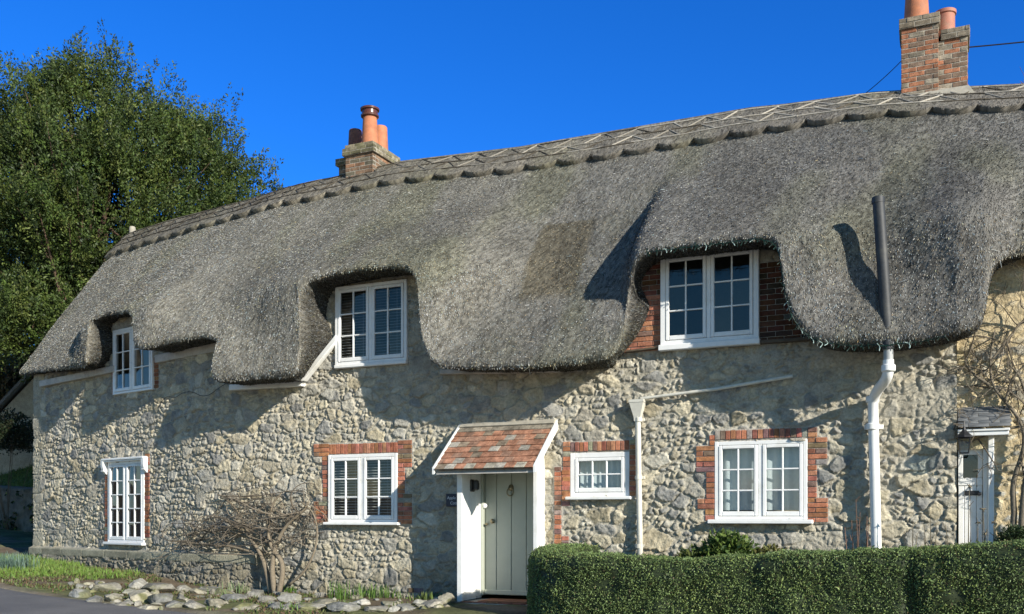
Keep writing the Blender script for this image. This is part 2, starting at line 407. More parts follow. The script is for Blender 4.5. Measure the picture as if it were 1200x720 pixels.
# straw ends standing out of the surface
A_, B_, C_, D_ = RV[NS:-1, :-1], RV[NS:-1, 1:], RV[NS + 1:, :-1], RV[NS + 1:, 1:]
A0_, A1_ = gs, gz
area = np.linalg.norm(np.cross(B_ - A_, C_ - A_), axis=-1).ravel()
def straws(n, L, wd, out, seed, spread=.35, lo=0):
    g = np.random.default_rng(seed); cum = np.cumsum(area); k = np.searchsorted(cum, g.random(n) * cum[-1])
    a, b, c, d = [q.reshape(-1, 3)[k] for q in (A_, B_, C_, D_)]
    u, w = g.random((n, 1)), g.random((n, 1))
    P = a * (1 - u) * (1 - w) + b * u * (1 - w) + c * (1 - u) * w + d * u * w
    dn = a - c; dn /= np.linalg.norm(dn, axis=1)[:, None] + 1e-9
    nr = np.cross(b - a, c - a); nr /= np.linalg.norm(nr, axis=1)[:, None] + 1e-9
    sd = np.cross(nr, dn)
    ang = g.normal(0, spread, (n, 1))
    dr = dn * np.cos(ang) + sd * np.sin(ang) + nr * (out * (.25 + g.random((n, 1))))
    ll = L * (.55 + .9 * g.random((n, 1))); ww = wd * (.6 + .8 * g.random((n, 1)))
    si = np.cross(dr, nr + .5 * g.normal(0, 1, (n, 3))); si /= np.linalg.norm(si, axis=1)[:, None] + 1e-9
    P0 = P - nr * .006
    V = np.stack([P0 - si * ww, P0 + si * ww, P0 + dr * ll + si * ww * .6, P0 + dr * ll - si * ww * .6], 1).reshape(-1, 3)
    F = np.arange(n * 4).reshape(-1, 4)
    kk = np.unravel_index(k, A_.shape[:2]); cs, cz = gs[kk[0], kk[1]], gz[kk[0], kk[1]]
    cc = thatch_col(cs, cz) * (.20 + 2.3 * g.random((n, 1)) ** 1.7)
    cc = cc * (1 + .16 * g.normal(0, 1, (n, 1)) * np.array([1, .2, -.8]))
    return V, F, np.repeat(np.clip(cc, .012, .44), 4, 0)
for args in ((560000, .028, .0046, .42, 1, .30), (7000, .08, .003, .40, 2, .8)):
    V, F, c_ = straws(*args); verts.append(V); cols.append(c_); quads.append(F + off); off += len(V)
V, F, c_ = None, None, None
SAVE = (A_, B_, C_, D_, area, gs, gz)
A_, B_, C_, D_ = RV[:NS, :-1], RV[:NS, 1:], RV[1:NS + 1, :-1], RV[1:NS + 1, 1:]; area = np.linalg.norm(np.cross(B_ - A_, C_ - A_), axis=-1).ravel(); gs, gz = AS, AZ
V, F, c_ = straws(90000, .032, .0045, .45, 5, .6); verts.append(V); cols.append(c_ * .40); quads.append(F + off); off += len(V)  # straws of the underside, darkened by shade put into their colour
A_, B_, C_, D_, area, gs, gz = SAVE
# back slope and the rounded left end
nb = 40; ci = np.linspace(0, NC - 1, 60).astype(int)
tb = np.linspace(0, 1, nb)[:, None]
bs = np.repeat(Rs[ci][None], nb, 0); by = 2.6 + 3.4 * tb; bz = zr(Rs[ci])[None] * (1 - tb) + (zlow(bs)) * tb
BV = W(bs, np.broadcast_to(by, bs.shape), bz); verts.append(BV.reshape(-1, 3)); cols.append(thatch_col(bs, bz).reshape(-1, 3)); quads.append(grid_faces(*bs.shape) + off); off += bs.size
def endcap(col):
    fr_ = RV[NS:, col]; m = 24; tt = np.linspace(0, 1, m)[None, :, None]
    bk = W(AS[NS:, col], 5.2 - AY[NS:, col], AZ[NS:, col]); f = fr_[:, None] * (1 - tt) + bk[:, None] * tt
    return f
for col in (0, NC - 1):
    f = endcap(col); bul = np.sin(np.linspace(0, math.pi, 24))[None, :, None] ** .6 * .10 * np.array([-1, .2, 0]) * (1 if col == 0 else -1)
    f = f + bul * np.linspace(1, .2, f.shape[0])[:, None, None]
    verts.append(f.reshape(-1, 3)); ss = np.full(f.shape[:2], AS[NS, col]); cols.append(thatch_col(ss, f[..., 2]).reshape(-1, 3)); q = grid_faces(*f.shape[:2]) + off; quads.append(q if col else q[:, ::-1]); off += f.shape[0] * f.shape[1]
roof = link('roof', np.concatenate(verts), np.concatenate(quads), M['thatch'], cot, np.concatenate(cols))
nf = (AS.shape[0] - 1) * (AS.shape[1] - 1); sm = np.zeros(len(roof.data.polygons), bool); sm[:nf] = True; roof.data.polygons.foreach_set('use_smooth', sm)
tag(roof, 'weathered grey straw thatch sweeping low around the upper windows')
# ------------------------------------------------------------------ ridge cap with its scalloped skirt and hazel rods
rs = np.arange(Rs[0] + .0, Rs[-1], .03)
def cap_pt(s, d, lift):
    """point on the ridge cap, d metres below the ridge along the slope"""
    z = zr(s) - d * .80 - .0; y = yroof(s, np.minimum(z, zr(s)), True)
    y = np.minimum(y, 2.6 - d * .45)
    return W(s, y - lift * .78, z + lift * .62)
ph = (rs - rs[0]) / .60
scal = .71 + .13 * np.abs(np.sin(math.pi * ph)) ** .6 + .03 * (vnoise(rs * 1.7, rs * 0, 4) - .5)
nd = 22; CPt = []; CC = []
for k in range(nd):
    f = k / (nd - 1); d = scal * f
    lift = .092 * np.minimum(1, f * 6) * np.ones_like(rs) + .012 * (fbm(rs * 14, rs * 0 + f * 9, 8, 2) - .5) + .004 * np.abs(np.sin(math.pi * ph)) * f ** 3
    CPt.append(cap_pt(rs, d, lift)); cc = thatch_col(rs, zr(rs) - d)
    CC.append(cc * np.array([1.02, .98, .93]) * (.45 + .6 * rng.random((len(rs), 1))))
CPt.append(cap_pt(rs, scal - .01, np.full_like(rs, -.03))); CC.append(CC[-1] * .8)
back = [W(rs, np.full_like(rs, 2.6 + .45 * dd + .0), zr(rs) - .55 * dd + .06) for dd in (0, .3, .9)]
allr = back[::-1] + CPt; allc = [CC[0]] * 3 + CC
VV = np.stack(allr); capq = grid_faces(*VV.shape[:2])[:, ::-1]
NV = VV[:, :, :]
a, b, c, d = NV[3:-2, :-1], NV[3:-2, 1:], NV[4:-1, :-1], NV[4:-1, 1:]
g = np.random.default_rng(33); n = 26000; k = g.integers(0, a.shape[0] * a.shape[1], n)
P = (a.reshape(-1, 3)[k] * (1 - g.random((n, 1))) + d.reshape(-1, 3)[k] * 0) ; u = g.random((n, 1)); w = g.random((n, 1))
P = a.reshape(-1, 3)[k] * (1 - u) * (1 - w) + b.reshape(-1, 3)[k] * u * (1 - w) + c.reshape(-1, 3)[k] * (1 - u) * w + d.reshape(-1, 3)[k] * u * w
dn = (c - a).reshape(-1, 3)[k]; dn /= np.linalg.norm(dn, axis=1)[:, None]; nr = np.cross(dn, (b - a).reshape(-1, 3)[k]); nr /= np.linalg.norm(nr, axis=1)[:, None]
nr *= np.sign(-nr[:, 1:2] + 1e-6); sd = np.cross(nr, dn); an = g.normal(0, .3, (n, 1)); dr = dn * np.cos(an) + sd * np.sin(an) + nr * .22 * g.random((n, 1)); si = np.cross(dr, nr)
L_ = .06 * (.5 + g.random((n, 1))); Sv = np.stack([P - si * .004, P + si * .004, P + dr * L_ + si * .002, P + dr * L_ - si * .002], 1).reshape(-1, 3)
sc_ = np.repeat(np.clip(np.array([.19, .172, .145]) * (.25 + 1.5 * g.random((n, 1)) ** 1.4), .01, .6), 4, 0)
cap = link('ridge_cap', np.concatenate([VV.reshape(-1, 3), Sv]), np.concatenate([capq, np.arange(4 * n).reshape(-1, 4) + VV.shape[0] * VV.shape[1]]), M['thatch'], roof, np.concatenate([np.concatenate([q.reshape(-1, 3) for q in allc]), sc_]))
rod = MB()
def rodline(s0, d0, s1, d1):
    n = max(4, int(abs(s1 - s0) / .12)); ss = np.linspace(s0, s1, n); dd = np.linspace(d0, d1, n)
    g_ = float(sstep(-13, -3, s0)); k = random.uniform(.75, 1.25)
    old = random.random() > .12 + .75 * g_
    c0 = np.array([.10, .085, .065]) if old else np.array([.36, .33, .28]) * (.45 + .75 * g_)
    rod.cur = tuple(c0 * k); rod.tube(cap_pt(ss, dd, np.full_like(ss, .101)), .0105, 5)
s = rs[0] + .1; step = .6
while s < rs[-1] - step:
    for dd in (.14, .36, .58):
        rodline(s, dd + random.uniform(-.015, .015), s + step + .05, dd + random.uniform(-.015, .015))
    for (da, db) in ((.14, .36), (.36, .58)):
        j_ = [random.uniform(-.06, .06) for _ in range(4)]
        if random.random() < .9: rodline(s + j_[0], da, s + step / 2 + j_[1], db)
        if random.random() < .9: rodline(s + step / 2 + j_[2], db, s + step + j_[3], da)
    s += step
rods = rod.build('hazel_rods', M['rod'], roof, col=True)
# small upright stub at the left end of the ridge
e = MB(); p = W(rs[0] + .35, 2.6, float(zr(rs[0] + .35)) + .0); e.lathe(p, [(.07, -.05), (.08, .10), (.07, .17), (.02, .19)], 10); smooth_angle(e.build('ridge_finial', M['cement'], roof))
# ------------------------------------------------------------------ windows: openings first
def rect(pl, pr, pt, pb, y=0.0):
    """window box from its left and right edges and from its top and bottom in the middle"""
    s0, _ = at(pl, 500, y); s1, _ = at(pr, 500, y); pm = (pl + pr) / 2
    _, z1 = at(pm, pt, y); _, z0 = at(pm, pb, y)
    return s0, s1, z0, z1
WIN = {}
WIN['w1'] = rect(134, 180.5, 383, 460, -.03)
WIN['w2'] = rect(394, 478, 332.5, 425.5, -.03)
WIN['w3'] = rect(775, 890, 293, 401.5, -.03)
WIN['w4'] = rect(128.5, 171, 541, 635.5)
WIN['w5'] = rect(386.5, 467, 532.5, 612)
WIN['w6'] = rect(669, 738, 530.5, 582)
WIN['w7'] = rect(838, 946.5, 516.5, 609)
DOOR = (-6.74, -5.58, .34, 2.42)
zb_l = at(180, 645, -.1)[1]
# ------------------------------------------------------------------ bricks
BR = []       # flat areas under brickwork: s0, s1, z0, z1
def brick_col():
    r = random.random()
    if r < .12: c = np.array([.20, .13, .10])
    elif r < .2: c = np.array([.30, .27, .23])
    else: c = np.array([.39, .165, .10]) * random.uniform(.65, 1.15)
    return tuple(c * np.array([1, random.uniform(.85, 1.2), random.uniform(.8, 1.2)]))
def bricks(mb, fr, sc, s0, s1, z0, z1, y=-.032, course=.0735, soldier=False, off=0, dark=1.0):
    """lay bricks over a rectangle; local s measured from sc"""
    BR.append((s0, s1, z0, z1)); j = .010
    if soldier:
        n = max(1, round((s1 - s0) / course)); w = (s1 - s0) / n
        for i in range(n):
            mb.cur = tuple(q * dark for q in brick_col()); dz = random.uniform(-.004, .004)
            mb.fbox(fr, s0 - sc + i * w + j / 2, s0 - sc + (i + 1) * w - j / 2, y + random.uniform(-.004, .004), .03, z0 + dz + j / 2, z1 + dz - j / 2, .004)
        return
    n = max(1, round((z1 - z0) / course)); h = (z1 - z0) / n
    for i in range(n):
        s = s0 - (0 if (i + off) % 2 else random.choice((.0, .105)))
        cuts = [s0]; x = s0 + (.215 if (i + off) % 2 else .105)
        while x < s1 - .06: cuts.append(x); x += .225
        cuts.append(s1)
        for a, b in zip(cuts[:-1], cuts[1:]):
            mb.cur = tuple(q * dark for q in brick_col()); yy = y + random.uniform(-.005, .005)
            mb.fbox(fr, a - sc + j / 2 + random.uniform(0, .002), b - sc - j / 2, yy, .03, z0 + i * h + j / 2, z0 + (i + 1) * h - j / 2, .004)
def quoins(mb, fr, sc, edge, side, z0, z1, pat):
    """toothed brick jamb; pat: list of (height share, width)"""
    tot = sum(p[0] for p in pat); z = z0
    for k, (h, w) in enumerate(pat):
        zz = z + (z1 - z0) * h / tot
        a, b = (edge - w, edge) if side < 0 else (edge, edge + w)
        bricks(mb, fr, sc, a, b, z, zz, off=k); z = zz
# ------------------------------------------------------------------ window maker
def make_window(key, ncas, cols, rows_, label, yf=-.02, sill=(.06, .07, .05), fw=.055, inside=None, hood=False, surround=None):
    s0, s1, z0, z1 = WIN[key]; sc = (s0 + s1) / 2; fr = frame(sc); w = s1 - s0
    m = MB(); x0, x1 = -w / 2, w / 2
    m.fbox(fr, x0, x0 + fw, yf, yf + .10, z0, z1, .006); m.fbox(fr, x1 - fw, x1, yf, yf + .10, z0, z1, .006)
    m.fbox(fr, x0 + fw, x1 - fw, yf + .002, yf + .10, z1 - fw, z1, .006); m.fbox(fr, x0 + fw, x1 - fw, yf + .002, yf + .10, z0, z0 + fw * .8, .006)
    mull = .03
    if ncas == 2: m.fbox(fr, -mull, mull, yf + .004, yf + .10, z0 + fw * .8, z1 - fw, .006)
    win = smooth_angle(m.build('window', M['upvc'], cot), 30); tag(win, label)
    spans = [(x0 + fw, x1 - fw)] if ncas == 1 else [(x0 + fw, -mull), (mull, x1 - fw)]
    st = .048
    for a, b in spans:
        c = MB(); yc = yf - .008; g_ = .004; a += g_; b -= g_; lo, hi = z0 + fw * .8 + g_, z1 - fw - g_
        c.fbox(fr, a, a + st, yc, yc + .05, lo, hi, .008); c.fbox(fr, b - st, b, yc, yc + .05, lo, hi, .008)
        c.fbox(fr, a + st, b - st, yc + .001, yc + .05, hi - st, hi, .008); c.fbox(fr, a + st, b - st, yc + .001, yc + .05, lo, lo + st * 1.35, .008)
        ga, gb, gl, gh = a + st, b - st, lo + st * 1.35, hi - st
        for i in range(1, cols):
            x = ga + (gb - ga) * i / cols; c.fbox(fr, x - .011, x + .011, yc + .006, yc + .042, gl, gh, .005)
        for i in range(1, rows_):
            z = gl + (gh - gl) * i / rows_
            for q in range(cols):
                xa = ga + (gb - ga) * q / cols + (.011 if q else 0); xb = ga + (gb - ga) * (q + 1) / cols - (.011 if q < cols - 1 else 0)
                c.fbox(fr, xa, xb, yc + .007, yc + .042, z - .011, z + .011, .005)
        smooth_angle(c.build('casement', M['upvc'], win), 30)
        p, T, N = fr; pn = MB()
        for i in range(cols):
            for q in range(rows_):       # every pane sits a hair differently in its putty
                xa, xb = ga + (gb - ga) * i / cols, ga + (gb - ga) * (i + 1) / cols; za, zb = gl + (gh - gl) * q / rows_, gl + (gh - gl) * (q + 1) / rows_
                t1, t2 = random.uniform(-.004, .004), random.uniform(-.004, .004)
                b_ = p + N * (yc + .028)
                pn.add([b_ + T * xa + N * (t1 + t2) + [0, 0, za], b_ + T * xb + N * (t2 - t1) + [0, 0, za], b_ + T * xb - N * (t1 + t2) + [0, 0, zb], b_ + T * xa + N * (t1 - t2) + [0, 0, zb]], [(0, 1, 2, 3)])
        pn.build('pane', M['glass'], win)
    if sill:
        sl = MB(); sl.fbox(fr, x0 - sill[0], x1 + sill[0], yf - sill[1], yf + .06, z0 - sill[2], z0 - .001, .01)
        smooth_angle(sl.build('sill', M['upvc'], win), 30)
    if inside == 'blind':
        b = MB(); z = z0 + .06
        while z < z1 - .05:
            p, T, N = fr; P0 = p + T * (x0 + .05) + N * (yf + .115) + np.array([0, 0, z])
            b.box(P0, T * (w - .10), N * .038 + np.array([0, 0, .012]), np.array([0, 0, .002])); z += .047
        for x in (-w * .3, -w * .15, w * .18, w * .32): b.fbox(fr, x, x + .004, yf + .112, yf + .114, z0 + .05, z1 - .05)
        b.build('blind', M['blind'], win)
    if inside == 'curtain':
        p, T, N = fr; n = 60; xs = np.linspace(x0 + .03, x1 - .03, n); V = []
        for zz in (z0 + .13, z1 - .03):
            for k, x in enumerate(xs): V.append(p + T * x + N * (yf + .17 + .012 * math.sin(k * .9)) + np.array([0, 0, zz]))
        b = MB(); b.add(V, [(k, k + 1, n + k + 1, n + k) for k in range(n - 1)]); smooth_angle(b.build('curtain', M['curtain'], win))
    return win, fr, sc
bw = lambda px0, px1, y=500: abs(at(px1, y, 0)[0] - at(px0, y, 0)[0])
w1, f1, c1 = make_window('w1', 2, 2, 3, 'leftmost upper window half hidden under the thatch', yf=-.07, sill=None)
s0, s1, z0, z1 = WIN['w1']; q = MB(); bricks(q, f1, c1, s1 + .0, s1 + .14, z0 + .02, z0 + .62, dark=.75); q.build('brick_jamb', M['brick'], w1, col=True); q = MB(); bricks(q, f1, c1, s0 - .10, s0, z0 + .02, z0 + .62, dark=.75); q.build('brick_jamb', M['brick'], w1, col=True)
w2, f2, c2 = make_window('w2', 2, 2, 3, 'white eyebrow window with striped blinds, middle one of the upper floor', yf=-.07, sill=(.0, .03, .06), inside='blind')
w3, f3, c3 = make_window('w3', 2, 2, 3, 'largest upper window, dark panes, fairy lights round its thatch', yf=-.09, sill=(.02, .05, .085), fw=.075)
s0, s1, z0, z1 = WIN['w3']; q = MB(); bricks(q, f3, c3, s0 - .58, s0, z0 - .06, z0 + .75); bricks(q, f3, c3, s0 - .40, s0, z0 + .75, z0 + 1.42, dark=.4); q.build('brick_infill', M['brick'], w3, col=True); q = MB(); bricks(q, f3, c3, s1, s1 + .62, z0 - .06, z0 + 1.05, dark=.25); q.build('brick_infill', M['brick'], w3, col=True)  # right and upper left bricks carry the thatch's shade in their colour
w4, f4, c4 = make_window('w4', 2, 2, 5, 'tall narrow ground-floor window with many small panes and a moulded hood', yf=-.045, sill=(.05, .08, .055), inside=None)
s0, s1, z0, z1 = WIN['w4']; q = MB(); bricks(q, f4, c4, s0 - .14, s0, z0, z1 + .1, dark=.8); q.build('brick_jamb', M['brick'], w4, col=True); q = MB(); bricks(q, f4, c4, s1, s1 + .16, z0 + .1, z1 + .2, dark=.8); q.build('brick_jamb', M['brick'], w4, col=True)
h = MB(); w_ = s1 - s0
h.fbox(f4, -w_ / 2 - .10, w_ / 2 + .10, -.135, -.02, z1 + .03, z1 + .075, .01); h.fbox(f4, -w_ / 2 - .06, w_ / 2 + .06, -.12, -.02, z1 - .0, z1 + .029, .01)
for sx_ in (-w_ / 2 - .115, w_ / 2 + .035):
    p_, T_, N_ = f4; prof = [(-.02, -.24), (-.05, -.24), (-.11, -.17), (-.13, -.08), (-.13, .06), (-.02, .06)]
    vs = [p_ + T_ * (sx_ + a_) + N_ * y_ + np.array([0, 0, z1 + zz_]) for a_ in (0, .08) for (y_, zz_) in prof]; n_ = len(prof)
    h.add(vs, [tuple(range(n_)), tuple(range(2 * n_ - 1, n_ - 1, -1))] + [(k, k + n_, (k + 1) % n_ + n_, (k + 1) % n_) for k in range(n_)])
    h.fbox(f4, sx_ - .015, sx_ + .095, -.12, -.02, z1 - .19, z1 - .165, .008)
smooth_angle(h.build('window_hood', M['paint'], w4), 30)
w5, f5, c5 = make_window('w5', 2, 2, 3, 'ground-floor window with horizontal blinds left of the porch', yf=-.055, inside='blind')
s0, s1, z0, z1 = WIN['w5']; q = MB(); lw = bw(369, 387)
quoins(q, f5, c5, s0, -1, z0 - .03, z1 - .02, [(4, lw), (4, .13), (4, .14)]); quoins(q, f5, c5, s0, -1, z1 - .02, z1 + .20, [(1, lw)])
quoins(q, f5, c5, s1, 1, z0 - .03, z1 - .24, [(7, .27), (6, .135)]); quoins(q, f5, c5, s1, 1, z1 - .24, z1 + .21, [(1, .27)])
bricks(q, f5, c5, s0, s1, z1 + .01, z1 + .185, soldier=True); q.build('brick_surround', M['brick'], w5, col=True)
w6, f6, c6 = make_window('w6', 1, 3, 2, 'small six-pane window between the porch and the hopper pipe', yf=-.03, sill=(.05, .09, .05), inside='curtain', fw=.075)
s0, s1, z0, z1 = WIN['w6']; q = MB(); quoins(q, f6, c6, s0, -1, z0 + .0, z1 + .18, [(1, .125)]); quoins(q, f6, c6, s1, 1, z0 + .0, z1 + .18, [(1, .10)])
bricks(q, f6, c6, s0, s1, z1 + .02, z1 + .17, soldier=True); q.build('brick_surround', M['brick'], w6, col=True)
w7, f7, c7 = make_window('w7', 2, 2, 3, 'wide ground-floor window with pale curtains right of the hopper pipe', yf=-.035, sill=(.08, .11, .06), inside='curtain')
s0, s1, z0, z1 = WIN['w7']; q = MB()
quoins(q, f7, c7, s0, -1, z0 - .02, z1 - .05, [(2.2, .14), (2, .25), (5, .125), (5, .27)]); bricks(q, f7, c7, s0 - .08, s0, z1 - .05, z1 + .10)
quoins(q, f7, c7, s1, 1, z0 - .04, z1 + .02, [(4.5, .27), (6, .125), (5, .26)]); bricks(q, f7, c7, s1, s1 + .13, z1 + .02, z1 + .16)
bricks(q, f7, c7, s0, s1, z1 + .025, z1 + .16, soldier=True); q.build('brick_surround', M['brick'], w7, col=True)
# bricks either side of the porch
fd = frame(-6.2); q = MB(); bricks(q, fd, -6.2, -7.02, -6.84, .3, 2.6, dark=.8); q.build('brick_quoins', M['brick'], cot, col=True); q = MB(); bricks(q, fd, -6.2, -5.46, -5.34, .3, 2.35); bricks(q, fd, -6.2, -5.34, -5.22, .62, 1.3); bricks(q, fd, -6.2, -5.34, -5.2, 1.75, 2.30)
q.build('brick_quoins', M['brick'], cot, col=True)
q = MB(); b_ = at(487, 692, -.03); bricks(q, frame(b_[0]), b_[0], b_[0] - .14, b_[0] + .14, b_[1] - .04, b_[1] + .04, dark=.6); q.build('air_brick', M['brick'], cot, col=True)
# ------------------------------------------------------------------ rubble wall: real stones, relief and mortar
def cells(ws, wz, cw, ch, seed):
    gx, gy_ = ws / cw, wz / ch; F1 = np.full(ws.shape, 9.); F2 = F1.copy(); idc = np.zeros(ws.shape, np.int64); DX = np.zeros(ws.shape); DY = np.zeros(ws.shape); iy = np.floor(gy_)
    for dy in (-1, 0, 1):
        ry = iy + dy; shift = _h(ry, ry * 0, seed + 7); ix = np.floor(gx - shift)
        for dx in (-1, 0, 1):
            cx = ix + dx; px_ = cx + shift + .5 + .75 * (_h(cx, ry, seed + 9) - .5); py_ = ry + .5 + .65 * (_h(cx, ry, seed + 10) - .5)
            ddx, ddy = gx - px_, gy_ - py_; d = (np.abs(ddx) ** 2.6 + np.abs(ddy) ** 2.6) ** (1 / 2.6) - .2 * _h(cx, ry, seed + 13)
            new = d < F1; F2 = np.where(new, F1, np.minimum(F2, d)); idc = np.where(new, cx.astype(np.int64) * 7919 + ry.astype(np.int64) * 104729, idc); DX = np.where(new, ddx, DX); DY = np.where(new, ddy, DY); F1 = np.where(new, d, F1)
    return F1, F2, idc, DX, DY
def wall_mesh(name, sa, sb, za, zb, res, y0, top, openings, flats, palette, mortar, seed, cell, plinth=None, bold=1.0):
    S = np.arange(sa, sb + res * .5, res); Z = np.arange(za, zb, res); s, z = np.meshgrid(S, Z)
    cw, ch = cell
    ws = s + .14 * (fbm(s * 3.1, z * 3.1, seed + 1, 3) - .5) + .075 * (fbm(s * 11, z * 11, seed + 2, 3) - .5)
    wz = z + .12 * (fbm(s * 2.7, z * 2.9, seed + 3, 3) - .5) + .065 * (fbm(s * 10, z * 12, seed + 4, 3) - .5) + .06 * (fbm(s * .6, z * .4, seed + 5, 2) - .5)
    gx, gy_ = ws / cw, wz / ch
    F1 = np.full(s.shape, 9.); F2 = np.full(s.shape, 9.); id1 = np.zeros(s.shape, np.int64); DX = np.zeros(s.shape); DY = np.zeros(s.shape)
    iy = np.floor(gy_)
    for dy in (-2, -1, 0, 1, 2):
        ry = iy + dy; shift = _h(ry, ry * 0, seed + 7) * 1.0
        ix = np.floor(gx - shift)
        for dx in (-2, -1, 0, 1, 2):
            cx = ix + dx; keep = _h(cx, ry, seed + 8) > .20
            px_ = cx + shift + .5 + .72 * (_h(cx, ry, seed + 9) - .5); py_ = ry + .5 + .62 * (_h(cx, ry, seed + 10) - .5)
            wgt = .05 + .25 * _h(cx, ry, seed + 13)
            ddx, ddy = (gx - px_), (gy_ - py_)
            d = (np.abs(ddx) ** 2.4 + np.abs(ddy) ** 2.4) ** (1 / 2.4) - wgt + np.where(keep, 0, 5)
            idn = (cx.astype(np.int64) * 7919 + ry.astype(np.int64) * 104729)
            new = d < F1
            F2 = np.where(new, F1, np.minimum(F2, d)); id1 = np.where(new, idn, id1); DX = np.where(new, ddx, DX); DY = np.where(new, ddy, DY); F1 = np.where(new, d, F1)
    edge = (F2 - F1) * min(cw, ch) * .5
    # about half of the large cells are really clusters of smaller stones
    f1, f2, idf, fx_, fy_ = cells(ws * 1.03 + 5, wz * .97 + 3, cw * .50, ch * .56, seed + 300)
    small = _h(id1, id1 * 0 + 3, seed + 19) < .52
    e2 = (f2 - f1) * min(cw, ch) * .26
    edge = np.where(small, np.minimum(edge, e2), edge); idd = np.where(small, id1 * 31 + idf, id1)
    DX = np.where(small, fx_ * .5, DX); DY = np.where(small, fy_ * .5, DY); id1 = idd
    r = [_h(id1, id1 * 0 + k, seed + 20 + k) for k in range(7)]
    wide = sstep(-10.5, -7.0, s + 1.5 * (fbm(s * .5, z * .7, seed + 33, 2) - .5))       # more pointing, rounder stones towards the right
    gap = .001 + .011 * fbm(s * 2.6, z * 2.6, seed + 30, 3) + .002 * wide * fbm(s * 5, z * 5, seed + 34, 3)
    gap = gap + .016 * (fbm(s * 17, z * 17, seed + 35, 3) - .5)
    body = sstep(gap, gap + .006 + .003 * wide, edge)
    rough = fbm(s * 20, z * 24, seed + 40, 4) - .5
    rid = 1 - np.abs(2 * fbm(s * 8 + r[4] * 50, z * 10 + r[6] * 30, seed + 41, 4) - 1)
    chip = np.abs(fbm(s * 5 + r[5] * 40, z * 6, seed + 43, 3) - .5)
    height = body * (.008 + .017 * r[0] + .058 * ((r[1] - .5) * DX + (r[2] - .5) * DY)) * bold
    height = height + body * (.030 * rough + .020 * (rid - .7) + .032 * chip) * bold + (1 - body) * (.022 * rough - .008 * (1 - .25 * wide)) + .035 * (fbm(s * .9, z * 1.1, seed + 42, 3) - .5)
    pal = np.array(palette); ki = np.minimum((r[3] * len(pal)).astype(int), len(pal) - 1)
    col = pal[ki] * (.98 + .34 * r[5])[..., None] * (.80 + .4 * fbm(s * 11, z * 11, seed + 50, 4))[..., None]
    lich = sstep(.58, .72, fbm(s * 5.5, z * 5.5, seed + 52, 4))[..., None] * .5
    col = col * (1 - lich) + np.array([.42, .40, .34]) * lich
    mcol = np.array(mortar) * (.78 + .44 * fbm(s * 6, z * 6, seed + 51, 4))[..., None]
    # smeared pointing in places
    sm = sstep(.60, .72, fbm(s * .8 + 3, z * 1.0, seed + 60, 4))
    bb = (body * (1 - .75 * sm))[..., None]
    height = height * (1 - .5 * sm) + .012 * sm
    col = mcol * (1 - bb) + col * bb
    for (a, b, c, d) in flats:
        m = sstep(a - .035, a - .005, s) * (1 - sstep(b + .005, b + .035, s)) * sstep(c - .03, c - .005, z) * (1 - sstep(d + .005, d + .03, z))
        height = height * (1 - m) + .018 * m; col = col * (1 - m)[..., None] + (np.array([.40, .37, .32]) * (.85 + .3 * fbm(s * 20, z * 20, 3, 2))[..., None]) * m[..., None]
    if plinth: 
        zl, s_end, outw = plinth; mm = (1 - sstep(s_end - .03, s_end + .03, s))
        led = (1 - sstep(zl - .05, zl, z)) * mm; blk = sstep(zl - .19, zl - .18, z) * led
        bx = (s + 30) / .85; jn = np.minimum(bx % 1, 1 - bx % 1) * .85
        fl = .02 + .006 * (fbm(s * 7, z * 9, 77, 3) - .5) - .012 * (1 - sstep(.004, .014, jn)) 
        height = height * (1 - blk) + fl * blk; cb = np.array([.30, .285, .215]) * (.7 + .6 * fbm(s * 4, z * 7, 78, 4))[..., None] * (.85 + .3 * _h(np.floor(bx), bx * 0, 5))[..., None]
        col = col * (1 - blk)[..., None] + cb * blk[..., None]
        height = height + outw * led
        low = (led * (1 - blk))[..., None]; col = col * (1 - .25 * low)
    # dressed corner stones at the left end
    if plinth:
        cs = 1 - sstep(sa + .40, sa + .43, s + .12 * (_h(np.floor(z / .42), z * 0, 9) - .5) * 2); zz = (z / .42) % 1; jz = np.minimum(zz, 1 - zz) * .42
        cs = cs * (z > plinth[0]); fl = .03 - .025 * (1 - sstep(.004, .016, jz)) + .008 * (fbm(s * 9, z * 9, 79, 3) - .5)
        cs = cs * (.35 + .5 * _h(np.floor(z / .42), z * 0, 8)); height = height * (1 - cs) + fl * cs; cb = np.array([.36, .335, .26]) * (.8 + .4 * fbm(s * 5, z * 5, 80, 4))[..., None] * (.85 + .3 * _h(np.floor(z / .42), z * 0, 6))[..., None]
        col = col * (1 - cs)[..., None] + cb * cs[..., None]
    damp = (1 - sstep(.3, .8, z - .35 * (fbm(s * 1.5, z, seed + 70, 3)))) * .30
    col = col * (1 - damp)[..., None]
    P = W(s, y0 - height, z)
    ok = z < top(s)
    for (a, b, c, d) in openings: ok &= ~((s > a) & (s < b) & (z > c) & (z < d))
    F = grid_faces(*s.shape); okf = ok.ravel()[F].all(1); F = F[okf]
    used = np.zeros(s.size, bool); used[F.ravel()] = True; mp = np.cumsum(used) - 1
    return link(name, P.reshape(-1, 3)[used], mp[F], M['stone'], cot, col.reshape(-1, 3)[used], False)
tops = np.full(2400, 0.); tg = np.linspace(-20, 5, 2400)
for k, sv in enumerate(tg):
    m = abs(Is - sv) < .06; tops[k] = (Iz[m].max() if m.any() else 4.6) + .16
opn = []
for k, (a, b, c, d) in WIN.items(): opn.append((a + .03, b - .03, c + .03, d - .03))
opn.append((-6.76, -5.64, .1, 2.5))
SL = at(40, 560, 0)[0]
grey = [(.36,.32,.24),(.39,.35,.26),(.31,.285,.235),(.26,.25,.225),(.42,.375,.28),(.35,.305,.215),(.32,.305,.265),(.22,.215,.20),(.43,.40,.33)]
